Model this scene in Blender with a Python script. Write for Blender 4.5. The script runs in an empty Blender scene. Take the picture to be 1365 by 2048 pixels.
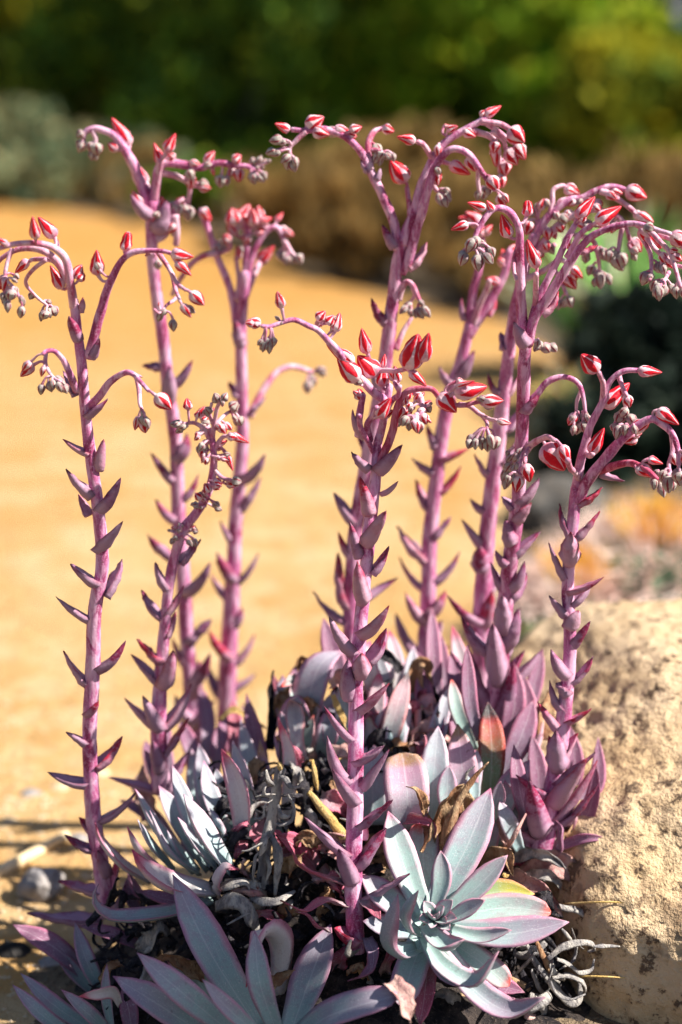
import bpy, math, random
from mathutils import Vector, noise, Matrix
rng = random.Random(7)
scene = bpy.context.scene
COL = scene.collection

# ---------------------------------------------------------------- camera, sky, sun, exposure
PITCH = math.radians(15.0); CAM = Vector((0.0, -1.5, 0.85)); FOC = 70.0
cd = bpy.data.cameras.new('camera'); cam = bpy.data.objects.new('camera', cd); COL.objects.link(cam)
cam.location = CAM; cam.rotation_euler = (math.radians(90) - PITCH, 0, 0)
cd.sensor_fit = 'VERTICAL'; cd.sensor_height = 36.0; cd.lens = FOC
cd.clip_start = 0.02; cd.clip_end = 400.0
cd.dof.use_dof = True; cd.dof.focus_distance = 1.585; cd.dof.aperture_fstop = 2.6; cd.dof.aperture_blades = 0
scene.camera = cam
SUN_EL = math.radians(47.0); SUN_AZ = math.radians(-9.0)      # azimuth from +X towards +Y
w = bpy.data.worlds.new('World'); scene.world = w; w.use_nodes = True
nt = w.node_tree; nt.nodes.clear()
sky = nt.nodes.new('ShaderNodeTexSky'); sky.sky_type = 'NISHITA'; sky.sun_disc = False
sky.sun_elevation = SUN_EL; sky.sun_rotation = math.radians(90) - SUN_AZ
bg = nt.nodes.new('ShaderNodeBackground'); bg.inputs['Strength'].default_value = 0.05
wo = nt.nodes.new('ShaderNodeOutputWorld')
nt.links.new(sky.outputs[0], bg.inputs[0]); nt.links.new(bg.outputs[0], wo.inputs[0])
sl = bpy.data.lights.new('sun', 'SUN'); sun = bpy.data.objects.new('sun', sl); COL.objects.link(sun)
sl.energy = 5.0; sl.angle = math.radians(0.5); sl.color = (1.0, 0.93, 0.82)
sdir = Vector((math.cos(SUN_EL)*math.cos(SUN_AZ), math.cos(SUN_EL)*math.sin(SUN_AZ), math.sin(SUN_EL)))
sun.rotation_euler = sdir.to_track_quat('Z', 'Y').to_euler(); sun.location = (3, 0, 4)
vs = scene.view_settings; vs.view_transform = 'Standard'; vs.look = 'None'; vs.gamma = 1.0; vs.exposure = 1.22
try: vs.use_curve_mapping = False
except Exception: pass

# ---------------------------------------------------------------- measuring: a point of the photograph's survey at world distance Y
TH = 18.0/FOC; KP = TH/1024.0
FW = Vector((0, math.cos(PITCH), -math.sin(PITCH))); UP = Vector((0, math.sin(PITCH), math.cos(PITCH)))
def at(px, py, Y):
    r = FW + Vector((1, 0, 0))*((px-682.5)*KP) + UP*((1024-py)*KP)
    return CAM + r*((Y-CAM.y)/r.y)
def pr(n, Y):                                   # n survey pixels as metres at distance Y
    return n*KP*(Y-CAM.y)*1.02

# ---------------------------------------------------------------- objects
def tag(o, label=None, cat=None, group=None, kind=None):
    if label: o['label'] = label
    if cat: o['category'] = cat
    if group: o['group'] = group
    if kind: o['kind'] = kind
    return o
def empty(name, loc, label=None, cat=None, group=None):
    o = bpy.data.objects.new(name, None); COL.objects.link(o); o.location = loc
    o.empty_display_size = 0.02
    return tag(o, label, cat, group)
def meshobj(name, vs_, fs, mat, parent=None, origin=None, attr=None, smooth=True):
    org = Vector(origin) if origin is not None else Vector((0, 0, 0))
    me = bpy.data.meshes.new(name)
    me.from_pydata([tuple(Vector(v)-org) for v in vs_], [], fs)
    if attr:
        a = me.attributes.new('leaf_uv', 'FLOAT_VECTOR', 'POINT')
        a.data.foreach_set('vector', [c for t in attr for c in t])
    if smooth: me.polygons.foreach_set('use_smooth', [True]*len(me.polygons))
    for m in (mat if isinstance(mat, (list, tuple)) else [mat]): me.materials.append(m)
    me.update()
    o = bpy.data.objects.new(name, me); COL.objects.link(o)
    if parent is not None: o.parent = parent
    return o
def worldorg(parent):
    v = Vector((0, 0, 0))
    while parent is not None:
        v += parent.location; parent = parent.parent
    return v

def catmull(pts, n):
    pts = [Vector(p) for p in pts]
    if len(pts) == 2: pts = [pts[0], (pts[0]+pts[1])/2, pts[1]]
    L = [0]
    for a, b in zip(pts, pts[1:]): L.append(L[-1]+max((b-a).length, 1e-6))
    out = []
    ext = [pts[0]*2-pts[1]] + pts + [pts[-1]*2-pts[-2]]
    for k in range(n+1):
        s = L[-1]*k/n; i = 0
        while i < len(pts)-2 and s > L[i+1]: i += 1
        t = (s-L[i])/(L[i+1]-L[i]); t = min(max(t, 0), 1)
        p0, p1, p2, p3 = ext[i], ext[i+1], ext[i+2], ext[i+3]
        out.append(0.5*((2*p1)+(p2-p0)*t+(2*p0-5*p1+4*p2-p3)*t*t+(3*p1-p0-3*p2+p3)*t*t*t))
    return out
def lerp_tab(tab, v):
    for (a, x), (b, y) in zip(tab, tab[1:]):
        if v <= b:
            t = (v-a)/(b-a); t = t*t*(3-2*t)*0.5+t*0.5
            return x+(y-x)*t
    return tab[-1][1]

def tube_geo(pts, rad, n=None, m=10, rough=0.0, seed=0.0, flat=1.0):
    """swept tube; pts world, rad list of metres along the pts"""
    n = n or max(4, 4*(len(pts)-1))
    P = catmull(pts, n)
    R = [lerp_tab([(i/(len(rad)-1), r) for i, r in enumerate(rad)], k/n) for k in range(n+1)]
    V = []; F = []; A = []
    T0 = (P[1]-P[0]).normalized(); N = T0.orthogonal().normalized()
    for k in range(n+1):
        T = (P[min(k+1, n)]-P[max(k-1, 0)]).normalized()
        N = (N-T*N.dot(T)).normalized(); B = T.cross(N)
        for j in range(m):
            a = 2*math.pi*j/m
            r = R[k]
            if rough: r *= 1+rough*noise.noise(Vector((P[k].x*90+math.cos(a)*1.3+seed, P[k].y*90+math.sin(a)*1.3, P[k].z*90)))
            V.append(P[k]+N*(math.cos(a)*r)+B*(math.sin(a)*r*flat)); A.append((j/m, k/n, 0))
    for k in range(n):
        for j in range(m):
            F.append((k*m+j, k*m+(j+1) % m, (k+1)*m+(j+1) % m, (k+1)*m+j))
    F.append(tuple(range(m-1, -1, -1)))
    T = (P[-1]-P[-2]).normalized(); V.append(P[-1]+T*R[-1]*0.7); A.append((.5, 1, 0))
    for j in range(m): F.append((n*m+j, n*m+(j+1) % m, len(V)-1))
    return V, F, A
LANCE = [(0, .55), (.2, .74), (.45, .97), (.6, 1), (.75, .84), (.87, .52), (.95, .22), (1, .015)]
SLIM = [(0, .7), (.2, .85), (.4, 1), (.6, .9), (.78, .62), (.9, .32), (1, .015)]
BRACT = [(0, .95), (.15, 1.05), (.35, 1.0), (.55, .85), (.75, .58), (.89, .3), (.96, .13), (1, .015)]
BLUNT = [(0, .8), (.3, .95), (.6, 1.0), (.82, .93), (.93, .7), (.98, .4), (1, .12)]
def leaf_geo(spine, width, nh, thick=.3, chan=.22, prof=LANCE, n=16, twist=0.0, wav=0.0, seed=0.0, mu=6, ml=4):
    P = catmull(spine, n); nh = Vector(nh)
    V = []; F = []; A = []; M = mu+1+ml-1
    prevN = None
    for k in range(n+1):
        v = k/n
        T = (P[min(k+1, n)]-P[max(k-1, 0)]).normalized()
        if prevN is None: N = nh-T*nh.dot(T)
        else: N = prevN-T*prevN.dot(T)
        if N.length < 1e-5: N = T.orthogonal()
        N.normalize(); prevN = N.copy()
        if twist: N = Matrix.Rotation(twist*v, 3, T) @ N
        B = T.cross(N)
        W = 0.5*width*lerp_tab(prof, v)
        if wav: W *= 1+wav*noise.noise(Vector((v*5, seed, 1.3)))
        ctr = P[k].copy()
        def off(s):
            o = 0.0
            if wav: o = wav*width*0.55*noise.noise(Vector((s*1.6+seed, v*6.0, seed*1.7)))
            return o
        tk = thick*W*(1-.25*v)+width*0.012
        for i in range(mu+1):
            s = -1+2*i/mu
            V.append(ctr+B*(s*W)+N*(chan*W*(s*s)-0.05*W*math.exp(-(s*5)**2)+off(s))); A.append((s*.5+.5, v, 1))
        for i in range(1, ml):
            s = 1-2*i/ml
            V.append(ctr+B*(s*W*.98)+N*(chan*W*(s*s)-2*tk*math.sqrt(max(0, 1-s*s))+off(s))); A.append((s*.5+.5, v, 0))
    for k in range(n):
        for j in range(M):
            F.append((k*M+j, k*M+(j+1) % M, (k+1)*M+(j+1) % M, (k+1)*M+j))
    F.append(tuple(range(M-1, -1, -1))); F.append(tuple(n*M+j for j in range(M)))
    return V, F, A

# ---------------------------------------------------------------- node helpers
class NB:
    def __init__(s, name):
        s.m = bpy.data.materials.new(name); s.m.use_nodes = True
        s.t = s.m.node_tree; s.t.nodes.clear()
        s.out = s.t.nodes.new('ShaderNodeOutputMaterial')
        s.b = s.t.nodes.new('ShaderNodeBsdfPrincipled')
        s.t.links.new(s.b.outputs[0], s.out.inputs[0])
    def n(s, typ, **kw):
        nd = s.t.nodes.new(typ)
        for k, v in kw.items(): setattr(nd, k, v)
        return nd
    def put(s, sock, v):
        if isinstance(v, bpy.types.NodeSocket): s.t.links.new(v, sock)
        elif v is not None:
            if isinstance(v, (tuple, list)) and len(v) == 3 and sock.type == 'RGBA': v = (*v, 1)
            sock.default_value = v
    def math(s, op, a, b=None, c=None, clamp=False):
        nd = s.n('ShaderNodeMath', operation=op); nd.use_clamp = clamp
        s.put(nd.inputs[0], a)
        if b is not None: s.put(nd.inputs[1], b)
        if c is not None: s.put(nd.inputs[2], c)
        return nd.outputs[0]
    def mix(s, f, a, b, mode='MIX'):
        nd = s.n('ShaderNodeMix', data_type='RGBA', blend_type=mode)
        s.put(nd.inputs[0], f); s.put(nd.inputs[6], a); s.put(nd.inputs[7], b)
        return nd.outputs[2]
    def noise(s, vec, scale, detail=3, rough=.55, dist=0):
        nd = s.n('ShaderNodeTexNoise'); s.put(nd.inputs['Vector'], vec)
        nd.inputs['Scale'].default_value = scale; nd.inputs['Detail'].default_value = detail
        nd.inputs['Roughness'].default_value = rough; nd.inputs['Distortion'].default_value = dist
        return nd.outputs[0]
    def ss(s, v, lo, hi):
        nd = s.n('ShaderNodeMapRange', interpolation_type='SMOOTHSTEP')
        s.put(nd.inputs[0], v); nd.inputs[1].default_value = lo; nd.inputs[2].default_value = hi
        return nd.outputs[0]
    def obj(s):
        return s.n('ShaderNodeTexCoord').outputs['Object']
    def scl(s, v, sc):
        nd = s.n('ShaderNodeMapping'); s.put(nd.inputs[0], v); nd.inputs['Scale'].default_value = sc
        return nd.outputs[0]
    def rnd(s):
        return s.n('ShaderNodeObjectInfo').outputs['Random']
    def luv(s):
        a = s.n('ShaderNodeAttribute', attribute_name='leaf_uv')
        x = s.n('ShaderNodeSeparateXYZ'); s.t.links.new(a.outputs['Vector'], x.inputs[0])
        return a.outputs['Vector'], x.outputs[0], x.outputs[1], x.outputs[2]
    def fin(s, col, rough=.6, bump=None, bs=.3, bd=.002, spec=.35, sss=0.0):
        s.put(s.b.inputs['Base Color'], col); s.put(s.b.inputs['Roughness'], rough)
        s.b.inputs['Specular IOR Level'].default_value = spec
        if sss:
            s.b.inputs['Subsurface Weight'].default_value = sss
            s.b.inputs['Subsurface Radius'].default_value = (.004, .002, .0015)
            s.b.inputs['Subsurface Scale'].default_value = 1.0
        if bump is not None:
            nd = s.n('ShaderNodeBump'); nd.inputs['Strength'].default_value = bs; nd.inputs['Distance'].default_value = bd
            s.put(nd.inputs['Height'], bump); s.t.links.new(nd.outputs[0], s.b.inputs['Normal'])
        return s.m

def leaf_mat(name, base, mid, edge, tip, tipstart=.9, mauve=0.0, spots=.5, sheen=.0):
    b = NB(name); vec, u, v, side = b.luv(); o = b.obj(); r = b.rnd()
    nz = b.noise(o, 55, 4); nz2 = b.noise(o, 420, 3, .7)
    f = b.math('ADD', b.math('MULTIPLY', v, 1.15), b.math('MULTIPLY_ADD', nz, .8, -.62+mauve))
    f = b.math('ADD', f, b.math('MULTIPLY_ADD', r, .3, -.12))
    c = b.mix(b.ss(f, .1, .85), base, mid)
    e = b.math('ABSOLUTE', b.math('MULTIPLY_ADD', u, 2, -1))
    ee = b.math('ADD', e, b.math('MULTIPLY_ADD', nz, .35, -.17))
    c = b.mix(b.math('MULTIPLY', b.ss(ee, .60, .98), b.ss(v, .02, .5)), c, edge)
    tf = b.math('ADD', v, b.math('MULTIPLY_ADD', nz, .22, -.11))
    c = b.mix(b.ss(tf, tipstart, min(1.04, tipstart+.14)), c, tip)
    # waxy bloom rubbed off in streaks and small blemishes
    st = b.noise(b.scl(vec, (16, 1.6, 1)), 3.0, 4, .65)
    c = b.mix(b.math('MULTIPLY', b.ss(st, .5, .78), .28), c, (.85, .84, .88))
    c = b.mix(b.math('MULTIPLY', b.ss(nz2, .54, .68), .38), c, b.mix(.5, mid, (.2, .08, .13)))
    bl = b.noise(b.scl(o, (1, 1, 1)), 34, 5, .7, 1.2)
    c = b.mix(b.math('MULTIPLY', b.ss(bl, .52, .68), .42), c, b.mix(.45, mid, (.28, .12, .20)))
    c = b.mix(b.math('MULTIPLY', b.ss(b.noise(o, 900, 2, .6), .60, .70), .35), c, (.78, .78, .80))
    sp = b.noise(o, 130, 2, .5)
    c = b.mix(b.math('MULTIPLY', b.ss(sp, .70, .76), spots), c, (.10, .03, .05))
    mr = b.math('SUBTRACT', 1.0, b.ss(e, .0, .07))
    c = b.mix(b.math('MULTIPLY', mr, .22), c, (.7, .72, .75))
    bp = b.math('ADD', b.math('MULTIPLY', st, .6), b.math('MULTIPLY', nz2, .5))
    return b.fin(c, .55, bp, .35, .0012, .35, .06)
def stem_mat(name, pale, pink, red, amt=.5):
    b = NB(name); o = b.obj(); r = b.rnd()
    n1 = b.noise(b.scl(o, (1, 1, .35)), 95, 5, .65, .6); n2 = b.noise(o, 620, 4, .75); n3 = b.noise(b.scl(o, (1, 1, .12)), 330, 3); n4 = b.noise(o, 38, 3, .6)
    c = b.mix(b.ss(n1, .40, .56), pale, pink)
    c = b.mix(b.math('MULTIPLY', b.ss(b.math('MULTIPLY_ADD', n4, .5, n1), .80-.06*amt, .92), .9), c, red)
    c = b.mix(b.math('MULTIPLY', b.ss(n2, .50, .64), .55), c, pale)
    c = b.mix(b.math('MULTIPLY', b.ss(n3, .56, .68), .45), c, red)
    c = b.mix(b.math('MULTIPLY', b.ss(b.noise(o, 210, 3, .7), .66, .74), .6), c, (.16, .10, .07))
    return b.fin(c, .62, b.math('ADD', n2, b.math('ADD', n3, n1)), .5, .0013, .25, .03)
def bract_mat(name, pale, pink, red, tip):
    b = NB(name); vec, u, v, side = b.luv(); o = b.obj(); r = b.rnd()
    n1 = b.noise(o, 80, 4, .6); n2 = b.noise(o, 420, 3, .7)
    f = b.math('ADD', b.math('MULTIPLY', v, .6), b.math('ADD', b.math('MULTIPLY_ADD', n1, 1.3, -.7), b.math('MULTIPLY_ADD', r, .5, -.2)))
    c = b.mix(b.ss(f, .1, .7), pale, pink)
    c = b.mix(b.math('MULTIPLY', b.ss(b.math('MULTIPLY_ADD', r, .35, f), .78, .92), .9), c, red)
    e = b.math('ABSOLUTE', b.math('MULTIPLY_ADD', u, 2, -1))
    c = b.mix(b.math('MULTIPLY', b.ss(b.math('MULTIPLY_ADD', n1, .5, e), 1.02, 1.3), .6), c, red)
    c = b.mix(b.ss(b.math('MULTIPLY_ADD', n1, .12, v), .93, 1.03), c, tip)
    c = b.mix(b.math('MULTIPLY', b.ss(n2, .5, .66), .45), c, pale)
    c = b.mix(b.math('MULTIPLY', b.ss(b.noise(o, 200, 3, .7), .66, .74), .6), c, (.12, .05, .05))
    return b.fin(c, .6, b.math('ADD', n2, n1), .45, .0013, .28, .04)
M = {}
M['leaf'] = leaf_mat('waxy_leaf', (.25, .36, .37), (.29, .26, .33), (.46, .21, .32), (.30, .05, .14), spots=.35)
M['leaf_teal'] = leaf_mat('teal_leaf', (.31, .45, .43), (.34, .33, .37), (.54, .27, .38), (.5, .12, .24), mauve=-.15, spots=.2)
M['leaf_blue'] = leaf_mat('blue_grey_leaf', (.30, .43, .45), (.34, .34, .40), (.50, .36, .45), (.45, .16, .3), mauve=-.05, spots=.25)
M['leaf_mauve'] = leaf_mat('mauve_leaf', (.25, .20, .28), (.23, .095, .17), (.36, .11, .20), (.20, .02, .06), mauve=.25)
M['leaf_pale'] = leaf_mat('pale_pink_leaf', (.56, .54, .55), (.56, .42, .47), (.58, .22, .33), (.5, .04, .12), tipstart=.8)
M['leaf_red'] = leaf_mat('red_leaf', (.30, .24, .26), (.34, .07, .12), (.42, .08, .16), (.2, .02, .04), mauve=.4)
M['leaf_sunset'] = leaf_mat('orange_red_tipped_leaf', (.13, .20, .11), (.42, .010, .004), (.30, .02, .01), (.012, .008, .01), tipstart=.76)
M['leaf_redtip'] = leaf_mat('leaf_with_red_end', (.30, .45, .42), (.32, .32, .32), (.5, .24, .29), (.65, .04, .02), tipstart=.86, mauve=-.2)
M['leaf_green'] = leaf_mat('green_yellow_leaf', (.22, .38, .24), (.52, .50, .07), (.5, .2, .1), (.6, .1, .05), mauve=.05)
M['leaf_browntop'] = leaf_mat('leaf_with_brown_top', (.32, .35, .40), (.38, .22, .31), (.48, .26, .33), (.30, .17, .09), tipstart=.78, mauve=.1, spots=.6)
M['leaf_blacktip'] = leaf_mat('leaf_with_black_tip', (.34, .38, .40), (.40, .24, .28), (.5, .22, .24), (.02, .015, .015), tipstart=.82)
M['stem'] = stem_mat('pink_stem', (.68, .40, .56), (.48, .13, .30), (.26, .018, .085), .7)
M['stem_pale'] = stem_mat('pale_pink_stem', (.68, .44, .53), (.54, .22, .34), (.4, .05, .12), .4)
M['stem_red'] = stem_mat('red_stem', (.55, .2, .3), (.45, .05, .12), (.32, .02, .06), .9)
M['bract'] = bract_mat('mauve_bract', (.38, .23, .33), (.24, .085, .18), (.22, .012, .06), (.08, .01, .04))
M['bract_red'] = bract_mat('red_bract', (.46, .26, .35), (.33, .06, .14), (.36, .01, .04), (.2, .01, .03))
def bud_mat(name, pale, pink, red, cover, stripe, rubbed):
    b = NB(name); vec, ph, v, pr_ = b.luv(); o = b.obj(); r = b.rnd()
    n1 = b.noise(o, 2.2, 4, .6); n2 = b.noise(o, 12, 3, .7)
    c = b.mix(b.ss(n1, .4, .62), pale, pink)
    c = b.mix(b.math('MULTIPLY', b.ss(n1, .62, .7), rubbed), c, red)
    edge = b.math('ADD', b.math('MULTIPLY_ADD', ph, -cover*.95, cover), b.math('MULTIPLY_ADD', n1, .4, -.2))
    edge = b.math('MAXIMUM', edge, .13)
    cov = b.ss(b.math('SUBTRACT', v, edge), -.015, .03)
    strp = b.ss(b.math('ADD', ph, b.math('MULTIPLY_ADD', n1, .36, -.18)), stripe-.05, stripe+.05)
    rc = b.mix(b.ss(n2, .5, .7), red, b.mix(.25, red, (.75, .10, .10)))
    c = b.mix(b.math('MULTIPLY', cov, strp), c, rc)
    return b.fin(c, .55, n2, .3, .002, .25, .03)
M['bud_red'] = bud_mat('red_flower', (.76, .54, .60), (.60, .24, .34), (.60, .003, .02), .64, .17, .75)
M['bud_pink'] = bud_mat('pink_bud', (.74, .56, .60), (.58, .28, .37), (.44, .003, .018), .86, .30, .45)
M['bud_grey'] = bud_mat('grey_bud', (.40, .36, .33), (.28, .20, .22), (.20, .03, .05), 1.0, .72, .15)
def simple(name, c1, c2, scale, rough=.8, stretch=(1, 1, 1), bs=.6, bd=.003, c3=None, spec=.2, lo=.4, hi=.62):
    b = NB(name); o = b.scl(b.obj(), stretch)
    n1 = b.noise(o, scale, 5, .65); n2 = b.noise(o, scale*5, 4, .7)
    c = b.mix(b.ss(n1, lo, hi), c1, c2)
    if c3: c = b.mix(b.math('MULTIPLY', b.ss(n2, .55, .68), .8), c, c3)
    return b.fin(c, rough, b.math('ADD', n1, n2), bs, bd, spec)
M['dry_grey'] = simple('dry_grey_leaf', (.20, .19, .20), (.46, .43, .40), 90, .85, (1, 1, .4), .9, .003, (.10, .09, .10))
M['dry_brown'] = simple('dry_brown_leaf', (.30, .15, .08), (.48, .33, .20), 90, .85, (1, 1, .5), .9, .003, (.12, .06, .04))
M['dry_pink'] = simple('dry_pink_leaf', (.56, .37, .33), (.42, .20, .20), 70, .8, (1, 1, .6), .8, .003, (.3, .12, .15))
M['dry_black'] = simple('dry_black_leaf', (.012, .012, .018), (.045, .04, .05), 90, .8, (1, 1, 1), .9, .003, (.16, .14, .13))
M['dry_gold'] = simple('dry_golden_stem', (.55, .36, .12), (.62, .46, .22), 120, .8, (1, 1, .4), .9, .003, (.12, .07, .03))
M['straw'] = simple('straw', (.62, .42, .14), (.7, .52, .24), 60, .7)
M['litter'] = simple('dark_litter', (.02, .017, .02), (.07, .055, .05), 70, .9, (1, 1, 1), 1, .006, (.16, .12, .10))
# ---------------------------------------------------------------- stalk, bract, bud, leaf builders
def leafpart(name, parent, pts, wpx, mat, nh=None, Yw=0.0, **kw):
    """pts: (px,py,Y) triples or Vectors"""
    P = [p if isinstance(p, Vector) else at(*p) for p in pts]
    if nh is None: nh = (0, -.4, .9)
    V, F, A = leaf_geo(P, pr(wpx, P[len(P)//2].y), nh, seed=rng.random()*50, **kw)
    return meshobj(name, V, F, M[mat] if isinstance(mat, str) else mat, parent, worldorg(parent), A)
def strip(name, parent, pts, rpx, mat, Y=None, flat=.45, rough=.5, m=8, ends=(.6, 1, .9, .35), **kw):
    P = [p if isinstance(p, Vector) else at(*p) for p in pts]
    rad = [pr(rpx, P[0].y)*e for e in ends]
    V, F, A = tube_geo(P, rad, n=max(14, 5*len(P)), m=m, rough=rough, seed=rng.random()*9, flat=flat)
    return meshobj(name, V, F, M[mat] if isinstance(mat, str) else mat, parent, worldorg(parent), A)

def bud_mesh(name, mat, shape, covr, proud, spread=0.0, m=30, n=14, sd=0.0):
    V = []; F = []; A = []
    for k in range(n+1):
        v = k/n
        r0 = lerp_tab(shape, v)
        for j in range(m):
            a = 2*math.pi*j/m
            ph = abs(((5*a/(2*math.pi)) % 1.0)-.5)*2       # 0 at sepal and petal margins, 1 between
            ph = 1-ph
            cov = max(.13, covr*(1-.95*ph))
            r = r0*(1+.05*math.cos(5*a+math.pi)) 
            if v < cov: r += proud*min(1, (cov-v)*12)*min(1, v*8)
            z = v
            r *= 1+.16*noise.noise(Vector((math.cos(a)*1.6+sd, math.sin(a)*1.6, v*3.2+sd)))+.05*noise.noise(Vector((math.cos(a)*5+sd, math.sin(a)*5, v*11)))
            lean = .10*v*v*math.sin(sd*3)
            if v > .6:
                r *= 1+.22*(v-.6)*math.cos(5*a+math.pi)*2
                z += spread*(1-ph)*(v-.6)*.3
                r += spread*(v-.6)*(.5)*(.6+ph)
            V.append((r*math.cos(a)+lean, r*math.sin(a), z)); A.append((ph, v, 0))
    for k in range(n):
        for j in range(m): F.append((k*m+j, k*m+(j+1) % m, (k+1)*m+(j+1) % m, (k+1)*m+j))
    F.append(tuple(range(m-1, -1, -1))); F.append(tuple(n*m+j for j in range(m)))
    me = bpy.data.meshes.new(name); me.from_pydata(V, [], F)
    at_ = me.attributes.new('leaf_uv', 'FLOAT_VECTOR', 'POINT'); at_.data.foreach_set('vector', [c for t in A for c in t])
    me.polygons.foreach_set('use_smooth', [True]*len(me.polygons)); me.materials.append(mat); me.update()
    return me
SH_LONG = [(0, .05), (.08, .17), (.22, .235), (.38, .235), (.6, .18), (.8, .11), (.94, .05), (1, .012)]
SH_OVAL = [(0, .06), (.08, .2), (.25, .30), (.42, .31), (.62, .25), (.8, .16), (.93, .08), (1, .02)]
SH_GREY = [(0, .07), (.1, .24), (.3, .36), (.5, .36), (.7, .27), (.86, .15), (.95, .07), (1, .02)]
BUDS = {'r': [bud_mesh('flower', M['bud_red'], sh, cv, .026, sd=q) for q, (sh, cv) in enumerate(((SH_LONG, .62), (SH_OVAL, .55), (SH_LONG, .50), (SH_LONG, .7)), 1)],
        'o': [bud_mesh('flower', M['bud_red'], SH_OVAL, .5, .025, spread=.5)],
        'p': [bud_mesh('bud', M['bud_pink'], sh, cv, .024, sd=q) for q, (sh, cv) in enumerate(((SH_OVAL, .8), ([(v, r*.93) for v, r in SH_GREY], .75), ([(v, r*.85) for v, r in SH_OVAL], .65)), 5)],
        'g': [bud_mesh('bud', M['bud_grey'], [(v, r*k) for v, r in SH_GREY], 1.0, .018, sd=q) for q, k in ((9, 1), (10, .86), (11, .76))]}
NBUD = [0]
def bud(parent, org, P0, P1, kind, wide=1.0):
    d = P1-P0; L = d.length
    me = rng.choice(BUDS[kind])
    o = bpy.data.objects.new('flower' if kind in 'ro' else 'bud', me); COL.objects.link(o); o.parent = parent
    q = d.to_track_quat('Z', 'Y') @ Matrix.Rotation(rng.random()*6.28, 3, 'Z').to_quaternion()
    o.rotation_mode = 'QUATERNION'; o.rotation_quaternion = q; o.location = P0-org
    s = wide*rng.uniform(.92, 1.12)*L*.98
    o.scale = (s, s, L); NBUD[0] += 1
    return o

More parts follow.
